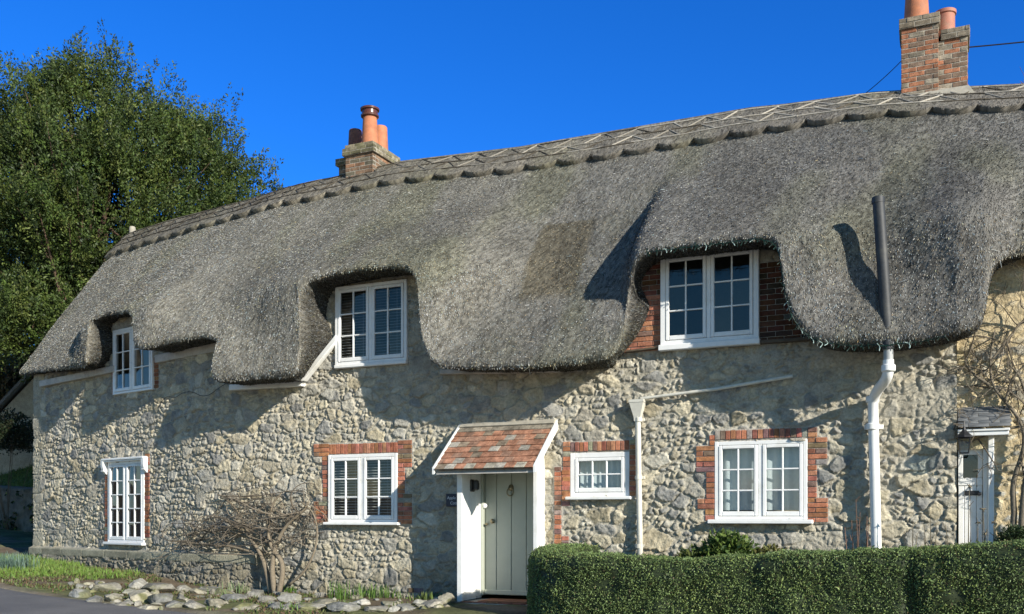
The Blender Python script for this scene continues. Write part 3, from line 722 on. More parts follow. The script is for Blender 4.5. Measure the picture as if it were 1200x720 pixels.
wallo = wall_mesh('wall', SL, .10, -.1, 5.75, .0135, 0., lambda s: np.interp(s, tg, tops), opn, BR, grey, (.40, .37, .30), 11, (.25, .17), plinth=(zb_l, at(300, 652, -.1)[0], .10))
tag(wallo, 'grey rubble stone wall of the main cottage')
DR2 = float(at(1165, 560, .12)[0]) - .03
ylw = [(.50,.44,.31),(.48,.45,.37),(.54,.47,.33),(.43,.42,.37),(.52,.45,.28)]
wall2 = wall_mesh('wall', .10, 3.7, -.1, 6.0, .02, .16, lambda s: np.interp(s, tg, tops) , [(.12, DR2, .1, 2.46)], [], ylw, (.58, .47, .29), 211, (.34, .15), bold=.7)
tag(wall2, 'pale yellow stone wall at the far right end')
# hidden faces of the house: left gable, back, right end, and the return at the joint
hh = 4.6
def wq(a, b, z0=-.2, z1=hh, o=None): A = W(*a, z0); B = W(*b, z0); A2 = A.copy(); B2 = B.copy(); A2[2] = z1; B2[2] = z1; o.cur = (.33, .31, .25); o.add([A, B, B2, A2], [(0, 1, 2, 3)])
o = MB(); wq((SL, 5.2), (SL, .0), o=o); o.build('gable_wall', M['stone'], cot, col=True); o = MB(); sb = np.linspace(SL, 3.7, 30)
for a, b in zip(sb[:-1], sb[1:]): wq((b, 5.2), (a, 5.2), o=o)
o.build('rear_wall', M['stone'], cot, col=True); o = MB(); wq((3.7, .16), (3.7, 5.2), o=o); o.build('gable_wall', M['stone'], cot, col=True); o = MB(); wq((.10, -.01), (.10, .18), z1=4.4, o=o); o.build('wall_return', M['stone'], cot, col=True)
# ================================================================== fittings of the house
Z3 = lambda z: np.array([0, 0, z])
def wall_board(name, pts, h, y0, y1, mat, parent=cot, thick_up=True):
    """a board fixed to the wall between two traced points (lower edge)"""
    (s0, z0), (s1, z1) = [at(px, py, y0) for px, py in pts]
    A = W(s0, y0, z0); B = W(s1, y0, z1); N = frame((s0 + s1) / 2)[2]
    m = MB(); m.box(A, B - A, N * (y1 - y0), Z3(h), .006); return smooth_angle(m.build(name, mat, parent), 30)
wall_board('eaves_board', [(46, 453.5), (133, 436)], .13, -.10, .0, M['board'])
wall_board('eaves_board', [(181, 425.5), (259, 410.5)], .15, -.10, .0, M['board'])
wall_board('eaves_board', [(268, 457.5), (353, 452.5)], .10, -.14, .0, M['paint'])
wall_board('eaves_board', [(515, 438.5), (655, 436)], .07, -.12, .0, M['board'])
wall_board('bargeboard', [(351, 452), (393, 400)], .11, -.13, -.02, M['paint'])
wall_board('timber_sill', [(733, 413), (776, 408)], .03, -.10, .02, M['wood_dark'])
wall_board('timber_sill', [(889, 403), (962, 398)], .05, -.10, .02, M['wood_dark'])
# ------------------------------------------------------------------ chimneys
def chim_brick(mb, s0, s1, y0, y1, z0, z1, colf, course=.075):
    p = np.array([0, 0, 0.]); T = np.array([1., 0, 0]); N = np.array([0, 1., 0]); fr = (p, T, N)
    mb.cur = (.33, .30, .25); mb.fbox(fr, s0 + .006, s1 - .006, y0 + .006, y1 - .006, z0, z1 - .006)
    n = max(1, round((z1 - z0) / course)); h = (z1 - z0) / n
    for i in range(n):
        za, zb = z0 + i * h + .005, z0 + (i + 1) * h - .005
        for (a, b, face) in ((s0, s1, 'f'), (s0, s1, 'b'), (y0, y1, 'l'), (y0, y1, 'r')):
            x = a + (.11 if (i + (face in 'lr')) % 2 else .0); e = [a] + ([] if x == a else [x]); x += .225 if x > a else .225
            while x < b - .05: e.append(x); x += .225
            e.append(b)
            if face in 'lr': e[0] += .10; e[-1] -= .10
            for q, w_ in zip(e[:-1], e[1:]):
                if w_ - q < .03: continue
                mb.cur = colf(zb); d = random.uniform(-.004, .004)
                if face == 'f': mb.fbox(fr, q + .005, w_ - .005, y0 + d, y0 + .1, za, zb, .005)
                elif face == 'b': mb.fbox(fr, q + .005, w_ - .005, y1 - .1, y1 - d, za, zb, .005)
                elif face == 'l': mb.fbox(fr, s0 + d, s0 + .1, q + .005, w_ - .005, za, zb, .005)
                else: mb.fbox(fr, s1 - .1, s1 - d, q + .005, w_ - .005, za, zb, .005)
def old_brick(z):
    r = random.random(); b = np.array([.20, .13, .085]) if r < .55 else np.array([.16, .14, .10]) if r < .8 else np.array([.27, .15, .09])
    return tuple(b * random.uniform(.7, 1.25))
def moss_brick(z): b = np.array([.16, .145, .085]) if random.random() < .6 else np.array([.22, .19, .13]); return tuple(b * random.uniform(.7, 1.3))
def red_brick(z):
    r = random.random(); b = np.array([.34, .15, .085]) if r < .42 else np.array([.21, .145, .105]) if r < .75 else np.array([.28, .24, .185])
    return tuple(b * random.uniform(.75, 1.2))
c1_, zt = at(437, 164.5, 2.25); zt = float(zt); s0 = c1_ - .64; s1 = c1_
zb0 = float(zr(c1_)) - .5
m = MB(); chim_brick(m, s0, s1, 2.25, 3.25, zb0, zt - .22, old_brick); chim_brick(m, s0 - .05, s1 + .05, 2.20, 3.30, zt - .22, zt - .075, moss_brick); chim_brick(m, s0 - .01, s1 + .01, 2.24, 3.26, zt - .075, zt, moss_brick)
chim_brick(m, s0 - .30, s0, 2.45, 3.15, zb0, zt - .30, old_brick); chim_brick(m, s0 - .35, s0 - .012, 2.40, 3.20, zt - .30, zt - .16, moss_brick)
ch1 = m.build('chimney', M['brick'], cot, col=True); tag(ch1, 'dark mossy brick chimney with three pots')
m = MB(); m.cur = (1, 1, 1); p_ = W(c1_ - .3, 2.75, float(zr(c1_)))
def skirt(mb, s0, s1, y0, y1, zlo, zhi, g):
    P = [(s0 - g, y0 - g, zlo), (s1 + g, y0 - g, zlo), (s1 + g, y1 + g, zlo), (s0 - g, y1 + g, zlo), (s0 - .01, y0 - .01, zhi), (s1 + .01, y0 - .01, zhi), (s1 + .01, y1 + .01, zhi), (s0 - .01, y1 + .01, zhi)]
    mb.add(P, [(3, 2, 1, 0), (4, 5, 6, 7), (0, 1, 5, 4), (1, 2, 6, 5), (2, 3, 7, 6), (3, 0, 4, 7)])
skirt(m, s0 - .3, s1, 2.25, 3.25, float(zr(c1_)) - .70, float(zr(c1_)) - .34, .06); m.build('flaunching', M['cement'], ch1)
def pot(name, s, y, z, h, r0, r1, mat, parent, capm=None, rim=True):
    pr = [(r0, -.05), (r0, 0), (r0 * .98, .04), (r1, h - .07), (r1 + .02, h - .06), (r1 + .02, h - .01), (r1 - .01, h), (r1 - .035, h - .005), (r1 - .04, h - .3)] if rim else [(r0, -.05), (r0, 0), (r1, h - .02), (r1 - .012, h), (r1 - .035, h - .01), (r1 - .04, h - .3)]
    m = MB(); m.lathe((s, y, z), pr, 28); o = smooth_angle(m.build(name, mat, parent), 50)
    return o
pk = lambda px, py, y: at(px, py, y)
s_, z_ = pk(433.5, 160, 2.42); zp = zt
p1 = pot('chimney_pot', s_, 2.42, zp, .60, .165, .135, M['terracotta'], ch1); 
m = MB(); h0 = .60; m.lathe((s_, 2.42, zp), [(.14, h0 - .08), (.175, h0 - .06), (.18, h0 - .03), (.155, h0 - .015), (.155, h0 + .05), (.185, h0 + .065), (.19, h0 + .10), (.15, h0 + .12), (.11, h0 + .10)], 28); smooth_angle(m.build('pot_rim', M['glazed_pot'], ch1), 45)
s_, z_ = pk(416.5, 160, 2.80); pot('chimney_pot', s_, 2.80, zp - .2, .72, .165, .13, M['soot_pot'], ch1, rim=False)
s_, z_ = pk(446, 160, 3.02); pot('chimney_pot', s_, 3.02, zp - .03, .62, .16, .135, M['terracotta'], ch1, rim=False)
# right hand pair of stacks
sa, zta = pk(1054, 23, 2.30); sb_, _ = pk(1100, 23, 2.30); sc2, ztb = pk(1136, 28.5, 2.36); zrr = float(zr(sb_))
m = MB(); chim_brick(m, sa + .02, sb_, 2.32, 3.0, zrr - .5, zta - .16, red_brick); chim_brick(m, sa - .01, sb_ + .02, 2.28, 3.04, zta - .16, zta, lambda z: tuple(np.array([.23, .19, .14]) * random.uniform(.7, 1.3)))
chim_brick(m, sb_ - .04, sc2 - .02, 2.40, 2.95, zrr - .5, ztb - .15, red_brick); chim_brick(m, sb_ + .024, sc2 + .01, 2.36, 2.99, ztb - .15, ztb, lambda z: tuple(np.array([.22, .185, .14]) * random.uniform(.7, 1.3)))
ch2 = m.build('chimney', M['brick'], cot, col=True); tag(ch2, 'pair of red brick stacks joined side by side')
m = MB(); skirt(m, sa, sc2 - .02, 2.30, 3.0, zrr - .48, zrr - .10, .20); m.build('flaunching', M['cement'], ch2)
s_, z_ = pk(1074, 22, 2.6); pot('chimney_pot', s_, 2.6, zta, .95, .19, .135, M['terracotta'], ch2)
s_, z_ = pk(1107.5, 27, 2.66); p2 = pot('chimney_pot', s_, 2.66, ztb, .40, .145, .14, plain('pink_pot', (.38, .15, .10), .7, .15, 8, .1, dirt=(.3, .2, .14)), ch2)
# ------------------------------------------------------------------ porch
X0, X1 = -6.78, -5.67
ZW, ZF, YF = 3.02, 2.30, -.86
m = MB(); fr0 = (np.zeros(3), np.array([1., 0, 0]), np.array([0, 1., 0]))
# timber carcase: slope boarding
A = np.array([-7.05, -.01, ZW - .07]); m.box(A, np.array([1.62, 0, 0]), Z3(.02) , np.array([0, YF + .03, ZF - ZW]) * 1.0)
porch = m.build('porch', M['board'], cot); tag(porch, 'white timber porch with a tiled lean-to roof')
for (x, w_) in ((X0 - .05, .05), (X1, .05)):
    ya = -.50 if x < -6 else -.28; q = MB(); q.fbox(fr0, x, x + w_, ya, .16, .30, ZF + .02, .006); 
    n_ = 3
    for k in range(n_): q.fbox(fr0, x - .012 + (w_ + .012 if x < -6 else 0), x + (w_ + .012 if x < -6 else 0), ya + .01 + (.645 if x < -6 else .42) / 3 * k, ya + .002 + (.645 if x < -6 else .42) / 3 * (k + 1), .34, ZF, .004)
    q.fbox(fr0, x - .02 + (0 if x < -6 else .015), x + w_ + .02, ya - .06, ya, .29, ZF + .0, .008)
    # cheek's upper triangle
    T4 = [(-.50, ZF + .021), (.0, ZF + .021), (.0, ZW - .09), (-.50, ZF + .20)]; q.add([(x + .004, a_, b_) for a_, b_ in T4] + [(x + w_ - .004, a_, b_) for a_, b_ in T4], [(3, 2, 1, 0), (4, 5, 6, 7), (0, 1, 5, 4), (1, 2, 6, 5), (2, 3, 7, 6), (3, 0, 4, 7)])
    smooth_angle(q.build('side_panel', M['paint'], porch), 30)
q = MB(); q.fbox(fr0, X0 - .03, X1 + .03, -.58, -.50, ZF - .02, ZF + .20, .008); smooth_angle(q.build('head_beam', M['paint'], porch), 30)
for x in (-7.095, -5.435):
    q = MB(); d = np.array([0, YF - .02, ZF - ZW - .03]); L = np.linalg.norm(d)
    q.box(np.array([x, -.005, ZW - .085]), np.array([.035, 0, 0]), d * -1, Z3(.001)) if 0 else None
    P = [(x, -.0, ZW - .09), (x, YF - .03, ZF - .07), (x, YF - .03, ZF + .03), (x, -.0, ZW + .05)]; P2 = [(a + .035, b, c) for a, b, c in P]
    q.add(P + P2, [(0, 1, 2, 3)[::-1], (4, 5, 6, 7), (0, 4, 5, 1)[::-1], (1, 5, 6, 2)[::-1], (2, 6, 7, 3)[::-1], (3, 7, 4, 0)[::-1]])
    q.build('bargeboard', M['paint'], porch)
q = MB(); nrow = 8; slope = np.array([0, YF, ZF - ZW]); L = np.linalg.norm(slope); sd = slope / L; nr_ = np.cross(sd, [1., 0, 0]); nr_ *= np.sign(nr_[2]); g_ = L / nrow
for i in range(nrow):
    x = -7.055 + (0 if i % 2 else -.08); 
    while x < -5.44:
        a, b = max(x, -7.055), min(x + .163, -5.44)
        if b - a > .03:
            r = random.random(); base = np.array([.33, .165, .105]) if r < .5 else np.array([.28, .165, .115]) if r < .82 else np.array([.235, .185, .135]) if r < .92 else np.array([.36, .33, .28])
            if i == 0: base = np.array([.24, .21, .165])
            if i == nrow - 1 and random.random() < .4: base = np.array([.33, .30, .24])
            q.cur = tuple(base * random.uniform(.75, 1.2)); lift = random.uniform(0, .006)
            top_ = np.array([a + .002, -.0, ZW]) + sd * (g_ * i - (.02 if i else 0)) + nr_ * (.004)
            vec = sd * (g_ + .05) + nr_ * (.018 + lift)
            q.box(top_, np.array([b - a - .004, 0, 0]), nr_ * .013, -vec * -1, 0) if 0 else q.box(top_ + vec, np.array([b - a - .004, 0, 0]), -vec, nr_ * .014, .002)
        x += .165
q.build('tiled_roof', M['tile'], porch, col=True)
q = MB(); P0 = np.array([-7.06, .0, ZW + .005]); q.box(P0 + np.array([0, -.07, -.03]), np.array([1.62, 0, 0]), np.array([0, .075, .065]), np.array([0, -.02, .02]), .004); q.build('lead_flashing', M['cement'], porch)
# front door
q = MB(); q.fbox(fr0, X0 + .002, X0 + .05, .10, .20, .34, 2.42, .006); q.fbox(fr0, X1 - .05, X1 - .002, .10, .20, .34, 2.42, .006); q.fbox(fr0, X0 + .05, X1 - .05, .10, .20, 2.35, 2.42, .006)
# planks
xs = [X0 + .055]; 
for px in (582, 599.5, 617): xs.append(float(at(px, 650, .17)[0]))
xs += [X1 - .055]
for a, b in zip(xs[:-1], xs[1:]): q.fbox(fr0, a + .003, b - .003, .165, .21, .36, 2.345, .009)
q.fbox(fr0, X0 + .055, X1 - .055, .135, .18, .355, .43, .01)
door = smooth_angle(q.build('door', M['door_green'], cot), 30); tag(door, 'sage green plank front door under the porch')
def front(px, py, y): s, z = at(px, py, y); return np.array([s, y, z])
q = MB(); c = front(599, 571, .165); q.lathe(c + [0, 0, -.06], [(.03, 0), (.045, .03), (.04, .08), (.02, .10)], 12)
t = np.linspace(0, 2 * math.pi, 20); q.tube(np.stack([c[0] + .055 * np.sin(t), np.full(20, .125), c[2] - .08 + .06 * np.cos(t)], 1), .010, 6, False); smooth_angle(q.build('knocker', M['brass'], door))
q = MB(); c = front(578.5, 611, .165)
def knob(mb, c, r, y=-.05):
    pr = [(r * .5, 0), (r * .45, .02), (r, .035), (r, .055), (r * .5, .07)]
    vs = []; n = 14
    for rr, d in pr:
        for k in range(n): a = 2 * math.pi * k / n; vs.append(c + np.array([rr * math.cos(a), -d, rr * math.sin(a)]))
    mb.add(vs, [(i * n + k, i * n + (k + 1) % n, (i + 1) * n + (k + 1) % n, (i + 1) * n + k) for i in range(4) for k in range(n)] + [tuple(range(4 * n, 5 * n))])
knob(q, c, .038); smooth_angle(q.build('knob', M['brass'], door))
q = MB(); knob(q, front(571.5, 614.5, .165), .022); smooth_angle(q.build('lock', M['brass'], door))
q = MB(); knob(q, front(569.5, 593, .165), .040); smooth_angle(q.build('bell_push', M['upvc'], door))
# step and mat
q = MB(); q.fbox(fr0, X0 - .10, X1 + .10, -.62, .22, -.05, .285, .02); smooth_angle(q.build('doorstep', M['cement'], cot), 30)
q = MB(); x = X0 - .0
while x < X1 - .05: q.cur = tuple(q_ * .8 for q_ in brick_col()); q.fbox(fr0, x + .005, x + .21, -.60, -.50, .16, .30, .008); x += .217
q.build('brick_nosing', M['brick'], cot, col=True)
q = MB(); nx = 30; V = []; F = []
q.fbox(fr0, -6.55, -5.72, -.46, .04, .287, .308, .008)
mt = tag(recentre(smooth_angle(q.build('doormat', M['mat']), 30)), 'rust brown doormat lying on the front doorstep', 'doormat')
# house sign, partly behind the porch side
s_, z_ = at(523, 579, -.05); s2_, z2_ = at(523, 594, -.05)
sg = thing('house_sign', (s_ + .22, -.05, z2_), 'small dark blue name plate with white lettering left of the front door', 'sign')
q = MB(); q.fbox(fr0, s_, s_ + .35, -.062, -.03, z2_, z_, .006); smooth_angle(q.build('plate', M['sign'], sg), 30)
def text(body, size, loc, name, mat, parent, rx=90):
    cu = bpy.data.curves.new(name, 'FONT'); cu.body = body; cu.size = size; cu.extrude = .0015; cu.align_x = 'CENTER'; cu.align_y = 'CENTER'
    t = bpy.data.objects.new(name, cu); C.objects.link(t); t.rotation_euler = (R(rx), 0, 0); t.location = loc
    bpy.context.view_layer.update(); dg = bpy.context.evaluated_depsgraph_get(); me = bpy.data.meshes.new_from_object(t.evaluated_get(dg)); me.transform(t.matrix_world)
    bpy.data.objects.remove(t); me.materials.clear(); me.materials.append(mat); o = bpy.data.objects.new(name, me); C.objects.link(o); o.parent = parent
    o.matrix_parent_inverse = Matrix.Translation(parent.location).inverted(); return o
text('Apple Tree', .066, (s_ + .175, -.0645, z2_ + (z_ - z2_) * .68), 'lettering', M['lettering'], sg); text('Cottage', .066, (s_ + .185, -.0645, z2_ + (z_ - z2_) * .27), 'lettering', M['lettering'], sg)
# black bulkhead lamp on the porch side
c = np.array([X0 + .012, -.22, float(at(552, 575, -.22)[1])]); lp = thing('porch_lamp', tuple(c), 'small black lamp fixed high inside the white porch side', 'lamp')
q = MB(); q.box(c + [0, -.06, -.02], np.array([.03, 0, 0]), np.array([0, .12, 0]), Z3(.19), .01); smooth_angle(q.build('back_plate', M['black'], lp), 30)
q = MB(); q.lathe(c + [.07, 0, .0], [(.03, 0), (.055, .02), (.06, .10), (.05, .15), (.02, .165)], 14); smooth_angle(q.build('lamp_body', M['black'], lp), 40)
# ------------------------------------------------------------------ rainwater pipes
def wp(px, py, y): s, z = at(px, py, y); return W(s, y, z)
q = MB(); q.tube([wp(747.5, 487, -.09), wp(748.5, 560, -.09), wp(751, 690, -.09)], .042, 14)
dp = smooth_angle(q.build('downpipe', M['cream'], cot), 40); tag(dp, 'cream downpipe with a hopper head')
q = MB(); c = wp(747.3, 489, -.09)
def frus(mb, c, a, b, h0, h1):
    P = [c + np.array([sx_ * a, sy * a * .8, h0]) for sx_, sy in ((-1, -1), (1, -1), (1, 1), (-1, 1))] + [c + np.array([sx_ * b, sy * b * .8, h1]) for sx_, sy in ((-1, -1), (1, -1), (1, 1), (-1, 1))]
    mb.add(P, [(3, 2, 1, 0), (4, 5, 6, 7), (0, 1, 5, 4), (1, 2, 6, 5), (2, 3, 7, 6), (3, 0, 4, 7)])
frus(q, c, .045, .05, -.06, .0); frus(q, c, .05, .105, .001, .21); frus(q, c, .112, .112, .211, .25); smooth_angle(q.build('hopper', M['cream'], dp), 25)
for py in (492, 560, 640): q = MB(); c = wp(748.5, py, -.09); q.lathe(c, [(.052, -.03), (.052, .03)], 14); q.fbox(fr0, c[0] - .075, c[0] + .075, -.045, -.02, c[2] - .02, c[2] + .02, .004); smooth_angle(q.build('bracket', M['cream'], dp), 40)
q = MB(); q.tube([wp(751, 467.5, -.10), wp(840, 456, -.10), wp(929, 441, -.10)], .024, 10); wpipe = smooth_angle(q.build('waste_pipe', M['cream'], cot), 40)
# the tall vent pipe comes out of the thatch, passes through it and turns down the wall
sv, zv = at(1029, 232, -.74); vb = at(1041, 405, -.70)
q = MB(); q.tube([W(sv, -.74, zv), W((sv + vb[0]) / 2, -.72, (zv + vb[1]) / 2), W(vb[0], -.70, vb[1] - .05)], .072, 18)
vp = smooth_angle(q.build('vent_pipe', M['dark_pipe'], cot), 40); tag(vp, 'dark vent pipe standing up through the thatch and turning into a white pipe down the wall')
q = MB(); q.lathe(W(sv, -.74, zv - .03), [(.077, -.04), (.079, .0), (.075, .035), (.05, .04), (.05, -.1)], 18); smooth_angle(q.build('pipe_collar', M['dark_pipe'], vp))
q = MB(); a = W(vb[0], -.70, vb[1]); 
q.tube([a + [0, 0, .12], a, a + [0, .01, -.22]], .058, 16); smooth_angle(q.build('grey_section', M['grey_pipe'], vp), 40)
b0 = a + np.array([0, .01, -.18]); e1 = wp(1041.5, 436, -.38); e2 = wp(1023, 470, -.14); e3 = wp(1028, 690, -.13); pts = [b0, b0 + [0, .005, -.10]]
bz = [b0 + np.array([0, 0, -.10]), b0 + np.array([0, .03, -.32]), e2 + np.array([.05, -.10, .22]), e2 + np.array([0, 0, -.03])]
for t_ in np.linspace(.12, 1, 12): pts.append((1 - t_) ** 3 * bz[0] + 3 * (1 - t_) ** 2 * t_ * bz[1] + 3 * (1 - t_) * t_ ** 2 * bz[2] + t_ ** 3 * bz[3])
pts += [wp(1023.5, 500, -.13), wp(1025, 560, -.13), e3]
q = MB(); q.tube(pts, .066, 18); smooth_angle(q.build('white_section', M['paint'], vp), 40)
for py in (437, 468, 500): q = MB(); c = np.array(pts[1]) if py == 437 else wp(1022.5, py, -.135); q.lathe(c, [(.076, -.045), (.085, -.035), (.085, .03), (.076, .04)], 18); smooth_angle(q.build('pipe_collar', M['paint'], vp), 35)
for py in (500,): q = MB(); c = wp(1023.5, py, -.13); q.fbox(fr0, c[0] - .12, c[0] + .12, -.05, -.02, c[2] - .03, c[2] + .03, .004); smooth_angle(q.build('bracket', M['paint'], vp), 40)
# ------------------------------------------------------------------ the white door at the right, with its slate hood
YD = .21
q = MB(); xl = .115; xr = float(at(1151.5, 560, YD)[0]); dz0, dz1 = .3, float(at(1140, 514, YD)[1])
fx = float(at(1165, 560, .12)[0])
bx = [xl + (xr - xl) * k / 4 for k in range(5)]
gl0, gl1 = float(at(1138, 560, YD)[1]), float(at(1138, 533, YD)[1])
for a, b in zip(bx[:-1], bx[1:]): 
    q.fbox(fr0, a + .002, b - .002, YD, YD + .04, dz0, gl0 - .001, .006)
q.fbox(fr0, xl, xr, YD + .001, YD + .04, gl1, dz1, .004)
ga, gb = float(at(1128.5, 545, YD)[0]), float(at(1146, 545, YD)[0]); q.fbox(fr0, xl, ga, YD + .001, YD + .04, gl0, gl1 - .001, .004); q.fbox(fr0, gb, xr, YD + .001, YD + .04, gl0, gl1 - .001, .004)
q.fbox(fr0, xl, xr, YD - .012, YD - .001, gl0 - .10, gl0 - .02, .004)
d2 = smooth_angle(q.build('door', M['upvc'], cot), 30); tag(d2, 'white plank door with a small window, at the far right')
q = MB(); q.add([(ga, YD + .02, gl0), (gb, YD + .02, gl0), (gb, YD + .02, gl1), (ga, YD + .02, gl1)], [(0, 1, 2, 3)]); q.build('door_pane', M['glass'], d2)
q = MB(); q.fbox(fr0, xr + .004, fx - .07, .17, YD + .05, dz0, dz1 + .08, .006); q.fbox(fr0, fx - .07, fx, .12, YD + .04, dz0, dz1 + .10, .008); q.fbox(fr0, .105, xr + .003, .17, YD + .05, dz1 + .004, dz1 + .08, .006); smooth_angle(q.build('door_frame', M['paint'], d2), 30)
c = front(1139, 578, YD); q = MB(); q.fbox(fr0, c[0] - .085, c[0] + .085, YD - .018, YD - .001, c[2] - .03, c[2] + .03, .006); smooth_angle(q.build('letter_plate', M['black'], d2), 30)
q = MB(); knob(q, front(1147.5, 579, YD), .025); smooth_angle(q.build('knob', M['black'], d2))
hz0 = float(at(1150, 478, .14)[1]); hz1 = float(at(1150, 501, -.14)[1]); hx1 = float(at(1186, 500, -.14)[0])
q = MB(); nrow = 6; 
for i in range(nrow):
    t0, t1 = i / nrow, (i + 1) / nrow; x = .108
    while x < hx1 - .05:
        b = min(x + .24 - (.12 if (i % 2 and x < .11) else 0), hx1); P0 = np.array([x + .002, .14 + (-.28) * t1, hz0 + (hz1 - hz0) * t1 + .006 + random.uniform(0, .004)]); up = np.array([0, .28 / nrow * 1.25, -(hz1 - hz0) / nrow * 1.25 - .012])
        q.box(P0, np.array([b - x - .004, 0, 0]), up, Z3(.010), .002); x = b
hood = smooth_angle(q.build('slate_hood', M['slate'], cot), 30); tag(hood, 'small grey slate hood over the right-hand white door')
q = MB(); q.fbox(fr0, .108, hx1 - .02, -.11, .14, hz1 - .045, hz1 - .012, .006); q.fbox(fr0, .108, hx1 - .03, -.09, -.05, hz1 - .10, hz1 - .046, .006); smooth_angle(q.build('soffit', M['paint'], hood), 30)
# lantern beside that door
c = wp(1130, 531, -.25); ln = thing('wall_lantern', tuple(c), 'black framed glass lantern hanging by the white right-hand door', 'lantern')
q = MB(); P = []; rb, rt_, hh_ = .055, .075, .19
for (r_, z_) in ((rb, 0), (rt_, hh_)):
    for k in range(4): a_ = math.pi / 4 + k * math.pi / 2; P.append(c + np.array([r_ * 1.25 * math.cos(a_), r_ * 1.25 * math.sin(a_), z_]))
for k in range(4): q.tube([P[k], P[4 + k]], .008, 5); q.tube([P[k], P[(k + 1) % 4]], .008, 5); q.tube([P[4 + k], P[4 + (k + 1) % 4]], .009, 5)
q.build('lantern_frame', M['black'], ln)
q = MB(); q.add(P, [(0, 1, 5, 4), (1, 2, 6, 5), (2, 3, 7, 6), (3, 0, 4, 7), (3, 2, 1, 0)]); q.build('lantern_glass', M['glass'], ln)
q = MB(); q.lathe(c + [0, 0, hh_ + .005], [(.105, 0), (.092, .02), (.04, .07), (.024, .095), (.010, .14)], 8); q.build('lantern_cap', M['black'], ln)
q = MB(); q.tube([c + [0, 0, hh_ + .14], c + [0, .0, hh_ + .20], c + [-.08, .05, hh_ + .21], c + [-.12, .22, hh_ + .12]], .010, 6); q.build('bracket', M['black'], ln)
q = MB(); ck = [(186, 479), (189, 471), (196, 464), (205, 467), (214, 460), (226, 459), (236, 465), (246, 463), (256, 455), (266, 449), (270, 444)]
P = np.array([wp(a_, b_, -.055) for a_, b_ in ck]); t0 = np.linspace(0, 1, len(P)); t1 = np.linspace(0, 1, 40); q.tube(np.stack([gsm(np.interp(t1, t0, P[:, j]), 1) for j in range(3)], 1), .005, 5); q.build('wall_cable', M['cable'], cot)
# ------------------------------------------------------------------ fairy lights along the lip of the thatch
k0 = int(np.interp(sx(760, 294), Ls, np.arange(NC))) if 0 else None
i0 = int(np.argmin((Ls - lipat(757, 297)[0]) ** 2 + (Lz - lipat(757, 297)[1]) ** 2)); i1 = int(np.argmin((Ls - lipat(1112, 392)[0]) ** 2 + (Lz - lipat(1112, 392)[1]) ** 2))
ii = np.arange(i0, i1, 2); fl = thing('fairy_lights', tuple(W(Ls[ii[len(ii) // 2]], -.8, Lz[ii[len(ii) // 2]])), 'string of green fairy lights along the thatch edge round the largest upper window', 'fairy lights')
cp = np.stack([W(Ls[k], lipy[k] + .02, Lz[k] - .025 + random.uniform(-.012, .012)) for k in ii]); q = MB(); q.tube(cp, .006, 5); q.build('cable', M['fairy'], fl)
sel = np.linspace(0, len(ii) - 1, 96).astype(int)
for k in sel:
    c = cp[k]; q = MB(); L_ = random.uniform(.025, .06); d = np.array([random.uniform(-.035, .035), random.uniform(-.04, .02), -L_]); q.tube([c, c + d * .6 + [.006, 0, 0], c + d], [.004, .004, .005], 5); q.tube([c + d, c + d * 1.28], [.006, .004], 5)
    q.tube([c, c + [random.uniform(-.05, .05), -.03, random.uniform(-.02, .05)]], [.004, .005], 4)
    q.build('light_drop', M['fairy'] if random.random() < .8 else M['bulb'], fl)
# ------------------------------------------------------------------ overhead cables
def cable(pts, r, label):
    q = MB(); n = 24; a, b, sag = pts; t_ = np.linspace(0, 1, n)[:, None]; P = np.array(a) * (1 - t_) + np.array(b) * t_; P[:, 2] -= sag * 4 * (t_ * (1 - t_))[:, 0]
    q.tube(P, r, 6); return tag(recentre(q.build('overhead_cable', M['cable'])), label, 'cable')
cable((W(*[at(1056, 72, 2.28)[0], 2.28, at(1056, 72, 2.28)[1]]), W(at(978, 113, 3.2)[0], 3.2, at(978, 113, 3.2)[1] - .3), .06), .006, 'thin black cable running down from the right chimney to the ridge')
s_, z_ = at(1136, 55.5, 2.5); cable((W(s_, 2.5, z_), W(s_ + 6, 3.2, z_ + .15), .12), .010, 'thin black cable stretching from the right chimney out of the picture')
# ================================================================== ground
def inv(x, y):
    P0 = W(S0, 0, 0); ca, sa_ = math.cos(SA), math.sin(SA)
    sl = S0 + (x - P0[0]) * ca - (y - P0[1]) * sa_; yl = (x - P0[0]) * sa_ + (y - P0[1]) * ca
    w_ = sstep(S0 - 1.2, S0 + 1.2, x); return sl * (1 - w_) + x * w_, yl * (1 - w_) + y * w_
EDGE = -3.25
def zroad(s): return np.interp(s, [-60, -24, -13.8, -10.3, -6, 0, 20, 60], [2.6, 1.0, .42, .22, .06, 0, -.2, -.4])
def zbed(s): return np.interp(s, [-60, -25, -19, -16, -13.8, -11.2, -7.4, 0, 40], [2.8, 1.1, .64, .52, .42, .20, .22, .2, .2])
def G(x, y, n=True):
    s, yl = inv(np.asarray(x, float), np.asarray(y, float)); e = EDGE
    t = sstep(e - .02, e + 1.6, yl); z = zroad(s) * (1 - t) + zbed(s) * t
    z = z + .05 * sstep(e, e + .12, yl)
    lf_ = 1 - sstep(-18.9, -18.5, s)
    z = z + lf_ * (1.20 * sstep(3.1, 3.35, yl) + .46 * np.clip(yl - 3.3, 0, 9) + .05 * np.clip(yl - 12, 0, 200))
    z = z + (1 - lf_) * (.9 * sstep(5.6, 8, yl) + .22 * np.clip(yl - 7, 0, 9) + .04 * np.clip(yl - 16, 0, 200))
    if n: z = z + (.05 * (fbm(s * 1.7, yl * 1.7, 90, 3) - .5) + .03 * (fbm(s * 7, yl * 7, 91, 3) - .5)) * sstep(e, e + .3, yl)
    return z
